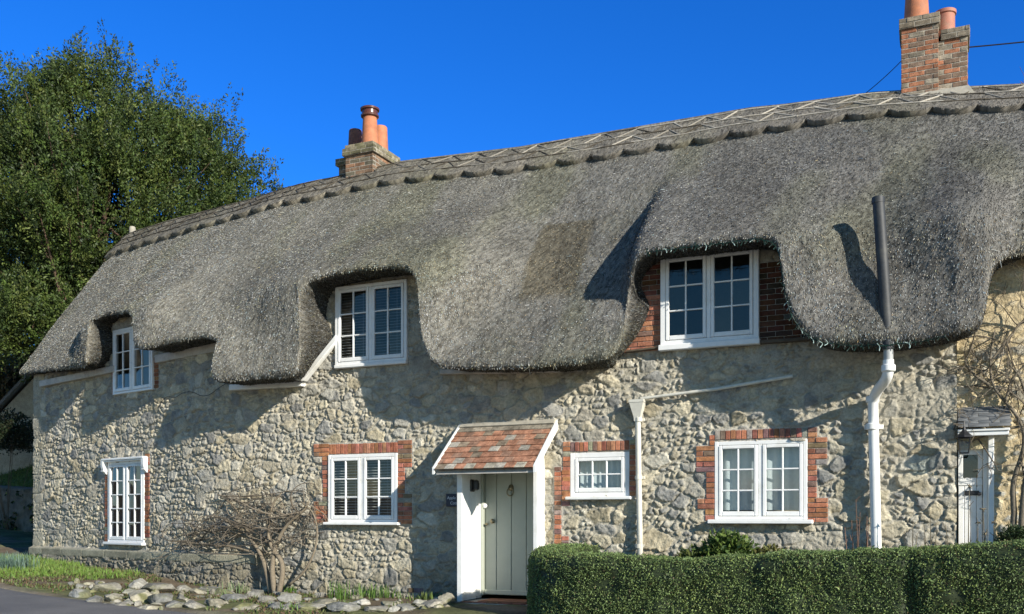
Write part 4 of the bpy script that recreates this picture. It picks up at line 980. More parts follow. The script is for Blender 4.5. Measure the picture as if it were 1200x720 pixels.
def gpt(px, py):
    zc = np.linspace(6, 40, 3400); u = (px - 600) / FPX; v_ = (HZ - py) / FPX
    x = zc * (-SP + u * CP); y = zc * (CP + u * SP) - D; z = EYE + zc * v_
    below = z <= G(x, y, False); k = int(np.argmax(below)) if below.any() else len(zc) - 1
    return np.array([x[k], y[k], G(x[k], y[k])])
gx1 = np.concatenate([np.linspace(-300, -36, 24), np.arange(-35, 12, .11), np.linspace(12.5, 300, 26)]); gy1 = np.concatenate([np.linspace(-120, -16, 16), np.arange(-15, -4.3, .5), np.arange(-4.2, 6, .10), np.arange(6.2, 14, .5), np.linspace(15, 400, 30)])
gx_, gy_ = np.meshgrid(gx1, gy1); gz_ = G(gx_, gy_); s_, yl_ = inv(gx_, gy_)
n4 = fbm(gx_ * 2.1, gy_ * 2.1, 95, 4)[..., None]; grs = sstep(.46, .62, fbm(gx_ * .9, gy_ * .9, 96, 3))[..., None]
soil = np.array([.15, .115, .075]) * (.6 + .8 * n4); turf = np.array([.085, .125, .03]) * (.6 + .8 * n4)
far = (sstep(2.8, 3.6, yl_) * (1 - sstep(-18.9, -18.4, s_)) + sstep(6, 8, yl_))[..., None]; mix = np.clip(grs * .55 + far, 0, 1)
grit = ((1 - sstep(EDGE + .05, EDGE + .45, yl_)) * .8)[..., None]
gc = (soil * (1 - mix) + turf * mix) * (1 - grit) + np.array([.20, .175, .13]) * (.6 + .8 * n4) * grit
tag(link('ground', np.stack([gx_, gy_, gz_], -1).reshape(-1, 3), grid_faces(*gx_.shape), M['ground'], None, gc.reshape(-1, 3), True), kind='structure')
# road: a sheet with a ragged edge, laid just above the ground
ss = np.concatenate([np.linspace(-60, -24, 30), np.arange(-23.8, 6, .1), np.linspace(6.5, 60, 40)]); rows_ = []
for k, yo in enumerate([0, -.06, -.3, -.8, -1.6, -2.6, -3.6, -4.6, -6.5]):
    yy = EDGE + .10 + yo + (.09 * (fbm(ss * 1.9, ss * 0, 99, 3) - .5) if k < 2 else 0) + (.0 if k else .0)
    P = W(ss, yy, 0 * ss); P[:, 2] = zroad(ss) + (.045 if k else .01) + .03 * math.sin(math.pi * min(1, -yo / 6.5)); rows_.append(P)
m, nt, b = nodes('asphalt'); n1 = noise_node(nt, 220, 4); n2 = noise_node(nt, 1.3, 5)
c_ = mixc(nt, ramp(nt, n1.outputs['Fac'], [(.35, (.075, .073, .072)), (.68, (.17, .165, .16))]).outputs['Color'], ramp(nt, n2.outputs['Fac'], [(.35, (.8, .8, .8)), (.65, (1.15, 1.13, 1.1))]).outputs['Color'], 1., 'MULTIPLY')
nt.links.new(c_, b.inputs['Base Color']); b.inputs['Roughness'].default_value = .85; bump(nt, b, n1.outputs['Fac'], .5, .006)
tag(link('road', np.stack(rows_).reshape(-1, 3), grid_faces(len(rows_), len(ss))[:, ::-1], m, None, None, True), kind='structure')
# ------------------------------------------------------------------ rocks edging the flower bed
def rock_mesh(seed, sx_, sy_, sz_):
    g = np.random.default_rng(seed); import bmesh
    bm = bmesh.new(); bmesh.ops.create_icosphere(bm, subdivisions=4, radius=1); P = np.array([v_.co[:] for v_ in bm.verts]); F = np.array([[v_.index for v_ in f.verts] for f in bm.faces]); bm.free()
    for _ in range(15):                                # flat broken faces
        n_ = g.normal(0, 1, 3); n_ /= np.linalg.norm(n_); d = P @ n_; c = g.uniform(.50, .85); P = P - np.outer(np.clip(d - c, 0, 9), n_) * .93
    P *= (1 + .16 * (fbm(P[:, 0] * 2 + 7 * seed, P[:, 1] * 2 + P[:, 2] * 2.3, seed, 4) - .5))[:, None]
    P *= (1 + .15 * (fbm(P[:, 0] * 7 + 7 * seed, P[:, 1] * 7 + P[:, 2] * 8, seed + 1, 3) - .5))[:, None]
    P = P * np.array([sx_, sy_, sz_])
    base = np.array([[.33, .31, .26], [.38, .35, .27], [.27, .265, .24], [.40, .385, .34]][seed % 4]) * g.uniform(.50, .92)
    cc = base * (.7 + .6 * fbm(P[:, 0] * 14, P[:, 1] * 14 + P[:, 2] * 12, seed + 5, 4))[:, None]
    ms = (sstep(.50, .66, fbm(P[:, 0] * 5 + seed, P[:, 1] * 5 + P[:, 2] * 5, seed + 8, 3)) * (.75 if seed % 3 == 0 else .3))[:, None]
    return P, F, cc * (1 - ms) + np.array([.12, .125, .04]) * ms
def put_rock(px, py, w_, h_, seed, label, group):
    p = gpt(px, py); k = float(np.linalg.norm(p[:2] - [0, -D])) / FPX
    P, F, cc = rock_mesh(seed, w_ * k / 2, w_ * k / 2 * random.uniform(.7, 1.0), h_ * k / 2)
    a_ = random.uniform(0, 6.28); ca, sa_ = math.cos(a_), math.sin(a_); ex = P.copy()
    P[:, 2] += h_ * k / 2 * .22
    o = link('rock', P, F, M['rock'], None, cc, False); smooth_angle(o, 24); o.location = p.tolist(); o.rotation_euler = (0, 0, random.uniform(-.5, .5)); tag(o, label, 'rock', group); return o
RG = 'rocks edging the flower bed'
big = [(96,699,26,16),(121,693,34,18),(133,705,26,16),(112,706,20,14),(160,690,22,20),(186,693,36,20),(163,705,28,22),(188,708,30,20),(205,711,24,14),(218,694,22,12),(232,696,20,11),(247,694,30,10),(262,697,34,12),(228,712,28,14),(252,711,26,12),(276,703,30,14),(300,699,22,15),(312,707,24,12),(288,714,30,12),(322,713,26,12),(342,706,34,16),(360,713,40,14),(385,710,34,12),(405,716,44,14),(425,708,28,12),(440,716,34,12),(458,711,30,11),(476,714,26,12),(492,709,22,12),(508,711,26,16),(523,708,20,20),(530,697,12,14),(150,697,18,12),(142,712,20,10),(174,716,26,10),(332,699,18,12),(374,700,20,10),(415,701,18,8)]
lab = {2: 'broad pale rock at the left end of the flower bed edging', 4: 'mossy upright rock under the tall narrow window', 5: 'rock with a white top and a dark mossy front in the edging', 30: 'roundish pale rock tucked against the porch step'}
for k, (px, py, w_, h_) in enumerate(big): put_rock(px, py, w_ * 1.2, h_ * 1.05, 3 + k, 'weathered grey limestone rock in the low edging of the flower bed', RG)
for k in range(120): px = random.uniform(75, 535); put_rock(px, random.uniform(693, 716) if px > 120 else random.uniform(684, 698), random.uniform(6, 17), random.uniform(4, 10), 60 + k, 'small loose stone lying in the flower bed edging', 'small stones in the flower bed')
# ================================================================== planting
def leafquads(P, d, L, wd, g, curl=.25):
    """one diamond leaf per point P along direction d"""
    n = len(P); d = d / (np.linalg.norm(d, axis=1)[:, None] + 1e-9)
    sd = np.cross(d, g.normal(0, 1, (n, 3))); sd /= np.linalg.norm(sd, axis=1)[:, None] + 1e-9
    L = np.broadcast_to(np.asarray(L, float).reshape(-1, 1), (n, 1)); wd = np.broadcast_to(np.asarray(wd, float).reshape(-1, 1), (n, 1))
    nr = np.cross(d, sd)
    V = np.stack([P, P + d * L * .5 + sd * wd + nr * L * curl * .3, P + d * L, P + d * L * .5 - sd * wd + nr * L * curl * .3], 1).reshape(-1, 3)
    return V, np.arange(n * 4).reshape(-1, 4)
def px3(px, py, zc):
    u = (px - 600) / FPX; return np.array([zc * (-SP + u * CP), zc * (CP + u * SP) - D, EYE + zc * (HZ - py) / FPX])
def sph(n, g):
    v_ = g.normal(0, 1, (n, 3)); return v_ / np.linalg.norm(v_, axis=1)[:, None]
def cloud_tree(name, lobes, label, cat, nspray, nleaf, L, wd, pal, seed, base, limb_r, shell=(.62, 1.06), slen=(.5, 1.0), droop=-.15, group=None, upb=.35, width=.42, boughs=0):
    """lobes: (centre xyz, radii xyz)"""
    g = np.random.default_rng(seed); lc = np.array([l[0] for l in lobes]); lr = np.array([l[1] for l in lobes]); vol = lr.prod(1) ** (2 / 3); k = g.choice(len(lobes), nspray, p=vol / vol.sum())
    dirs = sph(nspray, g); rr = g.uniform(shell[0], shell[1], (nspray, 1))
    Q = lc[k] + dirs * lr[k] * rr
    if boughs:                                         # sprays gather in separate upturned boughs with dark hollows between them
        bk = g.integers(0, boughs, nspray); dirs = dirs[bk]; Q = Q[bk] + dirs * g.normal(0, .38, (nspray, 1)) + g.normal(0, 1, (nspray, 3)) * [.36, .36, .18]
    ins = np.zeros(nspray, bool)                       # drop sprays buried inside another lobe
    for c, r_ in zip(lc, lr): ins |= ((((Q - c) / r_) ** 2).sum(1) < .30)
    Q, dirs = Q[~ins], dirs[~ins]; n = len(Q)
    ax = dirs * .7 + np.array([0, 0, upb]) + g.normal(0, .35, (n, 3)); ax /= np.linalg.norm(ax, axis=1)[:, None]
    sl_ = g.uniform(*slen, (n, 1)); t = g.random((n, nleaf, 1))
    side = np.cross(ax, g.normal(0, 1, (n, 3))); side /= np.linalg.norm(side, axis=1)[:, None]; nrm = np.cross(ax, side)
    wdt = (1 - t) * width * sl_[:, None] * .9
    a_ = g.uniform(-1, 1, (n, nleaf, 1))
    P = Q[:, None] + ax[:, None] * (t - .35) * sl_[:, None] + side[:, None] * a_ * wdt + nrm[:, None] * g.normal(0, .10 * width / .42, (n, nleaf, 1)) * sl_[:, None]
    P[..., 2] += droop * (a_[..., 0] ** 2) * sl_ * .5
    d = ax[:, None] * .8 + side[:, None] * np.sign(a_) * .7 + g.normal(0, .35, (n, nleaf, 3))
    V, F = leafquads(P.reshape(-1, 3), d.reshape(-1, 3), L * g.uniform(.6, 1.4, n * nleaf), wd * g.uniform(.7, 1.3, n * nleaf), g)
    pal = np.array(pal); ci_ = g.choice(len(pal), n); cc = pal[ci_][:, None] * g.uniform(.65, 1.4, (n, nleaf, 1)) * (.8 + .4 * g.random((n, 1, 1)))
    t_ = thing(name, base, label, cat, group)
    link('crown', V, F, M['leaf'], t_, np.repeat(cc.reshape(-1, 3), 4, 0))
    q = MB(); q.cur = (.11, .075, .05); b_ = np.array(base); top_ = lc.mean(0); top_[2] = lc[:, 2].max()
    tp = [b_ + [0, 0, -.4], b_ + (top_ - b_) * .3 + [.15, 0, 0], b_ + (top_ - b_) * .65, top_]
    q.tube(tp, [limb_r, limb_r * .8, limb_r * .45, limb_r * .1], 9)
    trk = q.build('trunk', M['bark'], t_, col=True)
    q = MB(); q.cur = (.105, .07, .05); sel_ = g.choice(n, min(n, 150), replace=False)
    for i in sel_:
        f = g.uniform(.12, .85); s0_ = b_ + (top_ - b_) * f; e_ = Q[i]; mid = (s0_ + e_) / 2 + g.normal(0, .25, 3) + [0, 0, -.1]
        l_ = np.linalg.norm(e_ - s0_); q.tube([s0_, mid, e_], [min(limb_r * .35, .012 * l_ + .015), .009 * l_ + .008, .006], 5)
    q.build('branches', M['bark'], t_, col=True); return t_
# the big yew behind the left end
YZ = 27.0
def lobe(px, py, rp, dz=0, k=1.0): zc = YZ + dz; r_ = rp * zc / FPX; return (px3(px, py, zc), np.array([r_, r_, r_ * k]))
yl = [lobe(52, 156, 72, 0, 1.0), lobe(105, 172, 88, -.5), lobe(160, 190, 78, 0), lobe(212, 210, 68, .3, .95), lobe(244, 226, 48, 0), lobe(20, 190, 80, .8), lobe(60, 235, 88, -1.2), lobe(130, 255, 88, -1), lobe(195, 255, 70, 0), lobe(20, 290, 78, 0, .8), lobe(78, 300, 70, -.4, .7), lobe(-40, 220, 90, 0), lobe(30, 375, 72, -1.5, .55), lobe(-30, 330, 70, 0, .8), lobe(70, 365, 42, -1.8, .5), lobe(140, 130, 58, 0), lobe(95, 128, 48, 0), lobe(100, 320, 66, -.2), lobe(50, 345, 60, -.8), lobe(130, 300, 55, .6), lobe(25, 330, 62, 1.2), lobe(60, 320, 60, 1.5), lobe(10, 372, 45, .6)]
yb = px3(100, 560, YZ); yb[2] = float(G(yb[0], yb[1], False))
cloud_tree('yew_tree', yl, 'big dark green yew tree rising behind the left end of the cottage', 'tree', 15500, 54, .085, .019, [(.085, .12, .026), (.065, .10, .024), (.05, .08, .022), (.10, .125, .03), (.07, .11, .022), (.035, .055, .018)], 5, yb.tolist(), .42, shell=(.50, .90), slen=(.5, 1.15), upb=.75, width=.26, boughs=430)
# conifer tips over the ridge
cb = px3(318, 560, 34); cb[2] = float(G(cb[0], cb[1], False)); g = np.random.default_rng(3)
def tipl(px, py, w_, h_, zc=34): k = zc / FPX; return (px3(px, py, zc), np.array([w_ * k, w_ * k, h_ * k]))
cloud_tree('conifer_tree', [tipl(308, 232, 6, 18), tipl(321, 226, 7, 9), tipl(314, 262, 18, 26), tipl(312, 300, 34, 40)], 'dark conifer with only its tip showing above the ridge', 'tree', 240, 46, .12, .022, [(.03, .055, .02), (.045, .07, .022)], 8, cb.tolist(), .2, shell=(.2, 1.05), slen=(.3, .6))
# ------------------------------------------------------------------ bare branching things
def grow(q, p, d, r, depth, g, L, plane=None, spread=.6, curl=.25, minr=.003):
    n = 6; pts = [p]; d = d / np.linalg.norm(d); rr = [r]
    for k in range(n):
        d = d + g.normal(0, curl, 3) * .5; d /= np.linalg.norm(d)
        nx = pts[-1] + d * L / n
        if plane is not None: nx = plane(nx, g)
        pts.append(nx); rr.append(max(minr, r * (1 - .5 * (k + 1) / n)))
    q.cur = tuple(np.array(q.base) * g.uniform(.7, 1.3)); q.tube(pts, rr, 5 if r > .008 else 4)
    if depth <= 0: return
    for _ in range(g.integers(2, 4)):
        k = g.integers(2, n + 1); nd = d + g.normal(0, spread, 3); grow(q, pts[k], nd, rr[k] * .7, depth - 1, g, L * g.uniform(.55, .9), plane, spread, curl, minr)
# red-budded bare tree beyond the right end
tb_ = px3(1195, 560, 30); tb_[2] = float(G(tb_[0], tb_[1], False)); tt = thing('bare_tree', tb_.tolist(), 'bare reddish twiggy treetop beyond the ridge at the far right', 'tree')
g = np.random.default_rng(21); top_ = px3(1192, 120, 30)
q = MB(); q.base = q.cur = (.13, .085, .07); q.tube([tb_ - [0, 0, .3], (tb_ + top_) / 2 + [.2, 0, 0], top_], [.22, .16, .06], 8); q.build('trunk', M['bark'], tt, col=True)
q = MB(); q.cur = q.base = (.16, .085, .075)
for k in range(30): a_ = g.uniform(0, 6.28); grow(q, top_ - [0, 0, g.uniform(0, 1.6)], np.array([math.cos(a_), math.sin(a_), g.uniform(.3, 1.3)]), .022, 3, g, .62, None, .55, .3, .005)
q.build('crown', M['bark'], tt, col=True)
# climber on the left part of the wall
def on_wall(y0, y1, off=0.0):
    def f(p, g):
        s, yl_ = inv(p[0], p[1]); s = float(s); yl_ = float(yl_); yn = min(max(yl_, y0), y1); return W(s, yn, p[2])
    return f
g = np.random.default_rng(14); pb = gpt(318, 693); cl = thing('climbing_shrub', W(*[at(318, 692, -.3)[0], -.3, at(318, 692, -.3)[1]]).tolist(), 'leafless tangled climbing shrub trained on the wall left of the porch', 'climber')
q = MB(); q.cur = q.base = (.20, .165, .12)
trunks = [[(318, 696), (313, 672), (308, 655), (300, 640), (285, 622), (262, 610)], [(326, 696), (332, 672), (330, 655), (318, 645), (312, 620), (318, 590), (330, 578)], [(322, 696), (318, 668), (322, 640), (335, 615), (355, 600), (362, 588)], [(338, 686), (356, 672), (368, 650), (373, 625), (368, 600), (352, 588)], [(305, 650), (270, 640), (235, 638), (200, 634)], [(300, 645), (280, 600), (262, 582), (255, 580)], [(316, 640), (296, 630), (250, 618), (215, 628)]]
stems = []
for k, tr in enumerate(trunks):
    P = np.array([wp(x, y, -.28 + .12 * (1 - (y - 580) / 115) - .05 * math.sin(k)) for x, y in tr]); t0 = np.linspace(0, 1, len(P)); t1 = np.linspace(0, 1, 22); P = np.stack([gsm(np.interp(t1, t0, P[:, j]), 1.3) for j in range(3)], 1)
    r0 = .055 if k < 3 else .025; q.tube(P, np.linspace(r0, .012, 22), 7); stems.append(P)
q.build('trunk', M['bark'], cl, col=True, smooth=True)
q = MB(); q.cur = q.base = (.175, .145, .11); pl_ = on_wall(-.42, -.07)
for k in range(56):
    P = stems[g.choice(len(stems), p=[.2, .2, .2, .1, .1, .1, .1])]; p = P[g.integers(8, 22)]
    tx, ty = g.uniform(190, 374), 0; ty = g.uniform(575, 632) if tx > 235 else g.uniform(615, 648)
    e_ = wp(tx, ty, g.uniform(-.4, -.08)); mid = (p + e_) / 2 + g.normal(0, .38, 3); mid2 = (mid + e_) / 2 + g.normal(0, .30, 3)
    t_ = np.linspace(0, 1, 10)[:, None]; cur = (1 - t_) ** 3 * p + 3 * (1 - t_) ** 2 * t_ * mid + 3 * (1 - t_) * t_ ** 2 * mid2 + t_ ** 3 * e_
    cur = np.array([pl_(c, g) for c in cur]); r0 = g.uniform(.006, .014); q.cur = tuple(np.array(q.base) * g.uniform(.6, 1.35)); q.tube(cur, np.linspace(r0, .004, 10), 5)
    for _ in range(2): j = g.integers(4, 10); grow(q, cur[j], g.normal(0, 1, 3) + [0, 0, .5], .005, 1, g, g.uniform(.2, .45), pl_, .9, .7)
q.build('twigs', M['bark'], cl, col=True)
# climber on the pale wall at the right
g = np.random.default_rng(31); b0_ = W(at(1187, 640, -.05)[0], -.05, .25); cr = thing('wall_climber', b0_.tolist(), 'leafless climber with grey stems branching over the pale wall at the far right', 'climber')
q = MB(); q.cur = q.base = (.17, .145, .11); trunks = [[(1183, 690), (1184, 640), (1190, 600), (1184, 570), (1196, 540), (1203, 515), (1195, 490), (1175, 468), (1160, 450), (1160, 410), (1166, 388)], [(1193, 690), (1197, 620), (1200, 570), (1212, 520), (1205, 470), (1195, 440), (1180, 425)], [(1195, 500), (1170, 505), (1148, 513), (1135, 520)], [(1160, 452), (1142, 440), (1130, 425), (1140, 405)], [(1178, 470), (1186, 445), (1198, 430), (1215, 420)], [(1160, 425), (1175, 405), (1195, 380), (1215, 372)]]
stems = []
for k, tr in enumerate(trunks):
    P = np.array([wp(x, y, .02 - .03 * math.sin(k * 2)) for x, y in tr]); t0 = np.linspace(0, 1, len(P)); t1 = np.linspace(0, 1, 26); P = np.stack([gsm(np.interp(t1, t0, P[:, j]), 1.) for j in range(3)], 1)
    q.tube(P, np.linspace([.045, .05, .018, .022, .018, .016][k], .008, 26), 7); stems.append(P)
q.build('trunk', M['bark'], cr, col=True, smooth=True)
q = MB(); q.cur = q.base = (.15, .125, .095); pl_ = on_wall(-.30, .10)
for k in range(36): P = stems[g.integers(0, 6)]; p = P[g.integers(8, 26)]; grow(q, p, g.normal(0, 1, 3) * [1, .3, 1] + [-.2, -.1, .35], g.uniform(.006, .013), 2, g, g.uniform(.25, .6), pl_, .7, .35, .0035)
q.build('twigs', M['bark'], cr, col=True)
# ------------------------------------------------------------------ clipped hedge
path = [(-4.90, -.40), (-4.93, -1.15), (-4.90, -1.55), (-4.64, -1.90), (-4.2, -2.03), (-3, -2.03), (-1.6, -2.08), (-.35, -2.05), (.6, -2.1), (1.8, -2.06), (3.4, -2.1)]
pp = np.array(path); al = np.concatenate([[0], np.cumsum(np.linalg.norm(np.diff(pp, axis=0), axis=1))]); tl = np.arange(0, al[-1], .05); cx_ = gsm(np.interp(tl, al, pp[:, 0]), 3); cy_ = gsm(np.interp(tl, al, pp[:, 1]), 3)
tx_ = np.gradient(cx_); ty_ = np.gradient(cy_); ln_ = np.hypot(tx_, ty_); nx_, ny_ = ty_ / ln_, -tx_ / ln_          # outwards (towards the road / path)
ht = np.interp(cx_, [-4.8, -4.3, -3, 0, .8, 3.5], [1.17, 1.08, 1.07, 1.24, 1.31, 1.42]) + .03 * (fbm(tl * .9, tl * 0, 44, 3) - .5)
pr = []                                                   # profile: across (outwards +), height share
for a_ in np.linspace(0, 1, 15): pr.append((.31 + .01 * a_, a_ * .87))
for a_ in np.linspace(0, math.pi / 2, 6)[1:]: pr.append((.13 + .19 * math.cos(a_), .87 + .13 * math.sin(a_)))
for a_ in np.linspace(.08, -.22, 8): pr.append((a_, 1.0))
for a_ in np.linspace(0, math.pi / 2, 5)[1:]: pr.append((-.24 - .08 * math.sin(a_), .93 + .07 * math.cos(a_)))
for a_ in np.linspace(.9, 0, 10): pr.append((-.32, a_))
pr = np.array(pr)
HV = []
for (o_, h_) in pr:
    bulge = .13 * (fbm(tl * 1.3 + 3, tl * 0 + h_ * 1.5, 47, 3) - .5) + .09 * (fbm(tl * 5, tl * 0 + h_ * 5, 48, 3) - .5)
    gap_ = .07 * np.exp(-((cx_ + .35) / .10) ** 2) * (o_ > 0)
    oo = o_ + np.sign(o_) * bulge * 1.3 - gap_
    HV.append(np.stack([cx_ + nx_ * oo, cy_ + ny_ * oo, .02 + (ht + .6 * bulge * (h_ > .9)) * h_ - .02], 1))
HV = np.stack(HV); hq = grid_faces(*HV.shape[:2])[:, ::-1]
cap0 = HV[:, 0].mean(0)
hv = [HV.reshape(-1, 3)]; hf = [hq]; nn_ = HV.shape[0] * HV.shape[1]
# closed left end, rounded
ec = []; 
for k in range(1, 5): f = math.cos(k / 4 * math.pi / 2); ctr = np.array([cx_[0], cy_[0], 0.]); E = HV[:, 0].copy(); E[:, :2] = ctr[:2] + (E[:, :2] - ctr[:2]) * f + np.array([-tx_[0], -ty_[0]]) / ln_[0] * .22 * math.sin(k / 4 * math.pi / 2); ec.append(E)
EV = np.stack([HV[:, 0]] + ec); hv.append(EV.reshape(-1, 3)); hf.append(grid_faces(*EV.shape[:2]) + nn_); 
g = np.random.default_rng(55)
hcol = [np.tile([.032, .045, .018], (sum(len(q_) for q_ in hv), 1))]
off = sum(len(q_) for q_ in hv)
def scatter_leaves(Vg, n, L, wd, pal, g, out=.8, ang=.9, inset=.03):
    a, b, c, d = Vg[:-1, :-1], Vg[:-1, 1:], Vg[1:, :-1], Vg[1:, 1:]; N_ = np.cross(b - a, c - a).reshape(-1, 3); ar = np.linalg.norm(N_, axis=1); cum = np.cumsum(ar); k = np.searchsorted(cum, g.random(n) * cum[-1])
    u, w_ = g.random((n, 1)), g.random((n, 1)); P = a.reshape(-1, 3)[k] * (1 - u) * (1 - w_) + b.reshape(-1, 3)[k] * u * (1 - w_) + c.reshape(-1, 3)[k] * (1 - u) * w_ + d.reshape(-1, 3)[k] * u * w_
    N_ = N_[k] / (ar[k][:, None] + 1e-9); return P, N_, k
for Vg, n_, sg in ((HV, 230000, -1), (EV, 14000, 1)):
    P, N_, k = scatter_leaves(Vg, n_, .03, .009, None, g); N_ = N_ * sg
    cen = np.array([0, 0, 0]); 
    P = P - N_ * g.uniform(-.005, .045, (n_, 1)); d = N_ * .8 + g.normal(0, .55, (n_, 3)) + [0, 0, .25]
    kp = (fbm(P[:, 0] * 4 + P[:, 1] * 3, P[:, 2] * 4, 57, 3) < .70 - .12 * (N_[:, 2] > .6) * 0) | (g.random(n_) < .25); P, d, N_ = P[kp], d[kp], N_[kp]; n_ = len(P)
    V, F = leafquads(P, d, (.023 + .03 * (g.random(n_) < .06)) * g.uniform(.5, 1.5, n_), .0065 * g.uniform(.7, 1.4, n_), g)
    tn = fbm(P[:, 0] * 1.4, P[:, 2] * 2 + P[:, 1], 49, 3)[:, None]; new = (g.random((n_, 1)) < .10 + .5 * sstep(.55, .8, tn))
    cc = np.where(new, np.array([.24, .31, .095]), np.array([.165, .235, .085])) * g.uniform(.5, 1.35, (n_, 1)); br = g.random((n_, 1)) < .04; cc = np.where(br, np.array([.10, .075, .035]), cc)
    # clipped top: browner cut ends, sunlit paleness painted into the colour
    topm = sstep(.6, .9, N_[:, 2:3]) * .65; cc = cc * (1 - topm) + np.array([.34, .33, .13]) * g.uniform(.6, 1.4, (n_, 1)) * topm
    hv.append(V); hf.append(F + off); off += len(V); hcol.append(np.repeat(cc, 4, 0))
hd = link('hedge', np.concatenate(hv), np.concatenate(hf), M['leaf'], None, np.concatenate(hcol)); tag(recentre(hd), 'long low clipped green hedge in front of the cottage right of the porch', 'hedge')
# ------------------------------------------------------------------ small leafy shrubs behind the hedge and others
def shrub(name, c, rad, n, L, wd, pal, label, cat, seed, upd=.3, stems_=8, group=None):
    g = np.random.default_rng(seed); c = np.array(c, float); rad = np.array(rad); d = sph(n, g); d[:, 2] = np.abs(d[:, 2]) * 1.2 - .25; P = c + d * rad * g.uniform(.35, 1.05, (n, 1)) * (.8 + .4 * fbm(d[:, 0] * 2 + seed, d[:, 2] * 2 + d[:, 1], seed, 2))[:, None]
    V, F = leafquads(P, d + g.normal(0, .6, (n, 3)) + [0, 0, upd], L * g.uniform(.6, 1.4, n), wd * g.uniform(.7, 1.3, n), g, .6)
    pal = np.array(pal); cc = pal[g.choice(len(pal), n)] * g.uniform(.7, 1.3, (n, 1)); b_ = c.copy(); b_[2] = float(G(c[0], c[1], False))
    t_ = thing(name, b_.tolist(), label, cat, group); link('foliage', V, F, M['leaf'], t_, np.repeat(cc, 4, 0))
    q = MB(); q.base = q.cur = (.12, .09, .06)
    for k in range(stems_): e_ = c + sph(1, g)[0] * rad * .7; q.tube([b_ + g.normal(0, .03, 3) * [1, 1, 0], (b_ + e_) / 2 + g.normal(0, .04, 3), e_], [.010, .008, .004], 5)
    q.build('stems', M['bark'], t_, col=True); return t_
def wl(px, py, y): s, z = at(px, py, y); return W(s, y, z)
shrub('leafy_shrub', wl(852, 655, -.9), (.40, .30, .34), 1500, .085, .022, [(.09, .14, .03), (.12, .17, .04), (.06, .10, .025)], 'bright green bushy shrub showing above the hedge under the wide window', 'shrub', 61)
shrub('low_shrub', wl(812, 660, -.9), (.26, .22, .18), 700, .07, .018, [(.12, .14, .04), (.09, .12, .03)], 'low yellowish green shrub beside the bushy one behind the hedge', 'shrub', 62)
shrub('low_shrub', wl(905, 657, -.9), (.26, .22, .16), 600, .07, .018, [(.14, .13, .04), (.10, .11, .03)], 'low olive shrub behind the hedge right of the bushy one', 'shrub', 63)
shrub('box_bush', wl(1193, 632, -.75), (.24, .24, .16), 2200, .03, .009, [(.03, .055, .02), (.045, .07, .025)], 'small dark clipped bush behind the hedge at the right edge', 'shrub', 64)
# dry stalks behind the hedge
def stalks(pxs, label, seed, y=-.7, heads=True, red=False):
    g = np.random.default_rng(seed); x0 = wl(pxs[0][0], 660, y); t_ = thing('dry_stalks', (x0[0], x0[1], .25), label, 'plant'); q = MB(); q.cur = q.base = (.20, .12, .085) if red else (.17, .145, .10)
    for px, py in pxs:
        a = wl(px + g.uniform(-3, 3), 670, y); e_ = wl(px, py, y); q.cur = tuple(np.array(q.base) * g.uniform(.8, 1.2)); q.tube([a, (a + e_) / 2 + g.normal(0, .015, 3), e_], [.008, .006, .004], 5)
        for _ in range(3):
            f = g.uniform(.3, 1); p = a * (1 - f) + e_ * f; q.tube([p, p + [g.uniform(-.06, .06), g.uniform(-.03, .03), g.uniform(.03, .09)]], [.004, .003], 4)
        if heads: 
            for _ in range(7): d = sph(1, g)[0] * .045; q.tube([e_, e_ + d], [.010, .002], 4)
    q.build('stalk', M['bark'], t_, col=True)
stalks([(1136, 570), (1146, 612), (1152, 597), (1155, 625), (1165, 612)], 'thin dry seed-headed stalks in front of the right-hand white door', 71)
stalks([(1003, 585), (998, 610), (1008, 600), (990, 618), (1016, 605), (1018, 615)], 'reddish bare stalks against the shadow left of the white pipe', 72, heads=False, red=True)
stalks([(1070, 608), (1083, 615), (1090, 605), (1098, 620), (1108, 615), (1075, 625)], 'tangle of bare brown stalks right of the white pipe', 73, heads=False)
# ------------------------------------------------------------------ tufts in the bed
def tuft(px, py, n, h, wd, pal, label, seed, spread=.10, name='bulb_leaves', bend=.35, group=None):
    g = np.random.default_rng(seed); b_ = gpt(px, py); V = []; F = []; cc = []
    for k in range(n):
        o_ = g.normal(0, spread, 2); p = b_ + [o_[0], o_[1], -.02]; hh_ = h * g.uniform(.55, 1.15); a_ = g.uniform(0, 6.28); bd = bend * g.uniform(.1, 1) * hh_; dv = np.array([math.cos(a_), math.sin(a_), 0]); sdv = np.array([-dv[1], dv[0], 0]) * wd * g.uniform(.7, 1.2)
        i = len(V); c_ = np.array(pal[g.integers(0, len(pal))]) * g.uniform(.75, 1.3)
        for t_ in (0, .4, .75, 1): 
            m_ = p + dv * bd * t_ ** 2 + [0, 0, hh_ * t_ * (1 - .15 * t_)]; w_ = (1 - t_ ** 3 * .9); V += [m_ - sdv * w_, m_ + sdv * w_]; cc += [c_ * (.7 + .5 * t_)] * 2
        F += [(i + 2 * j, i + 2 * j + 1, i + 2 * j + 3, i + 2 * j + 2) for j in range(3)]
    o = link(name, np.array(V), np.array(F), M['leaf'], None, np.array(cc)); return tag(recentre(o), label, 'plant', group)
BG = [(.10, .19, .035), (.13, .22, .04), (.075, .145, .03)]; PGc = [(.16, .22, .10), (.12, .19, .07), (.22, .25, .14)]
tuft(400, 702, 70, .36, .007, BG, 'bright green upright tuft of bulb leaves in the bed under the blinds window', 81, .10)
tuft(432, 700, 90, .30, .007, BG, 'wide clump of bright green grassy leaves, midway along the flower bed', 82, .17)
tuft(455, 700, 60, .24, .007, BG, 'short bright green clump right of the wide grassy clump', 83, .14)
tuft(281, 695, 40, .24, .008, PGc, 'pale green clump with whitish tips left of the climber trunk', 84, .12)
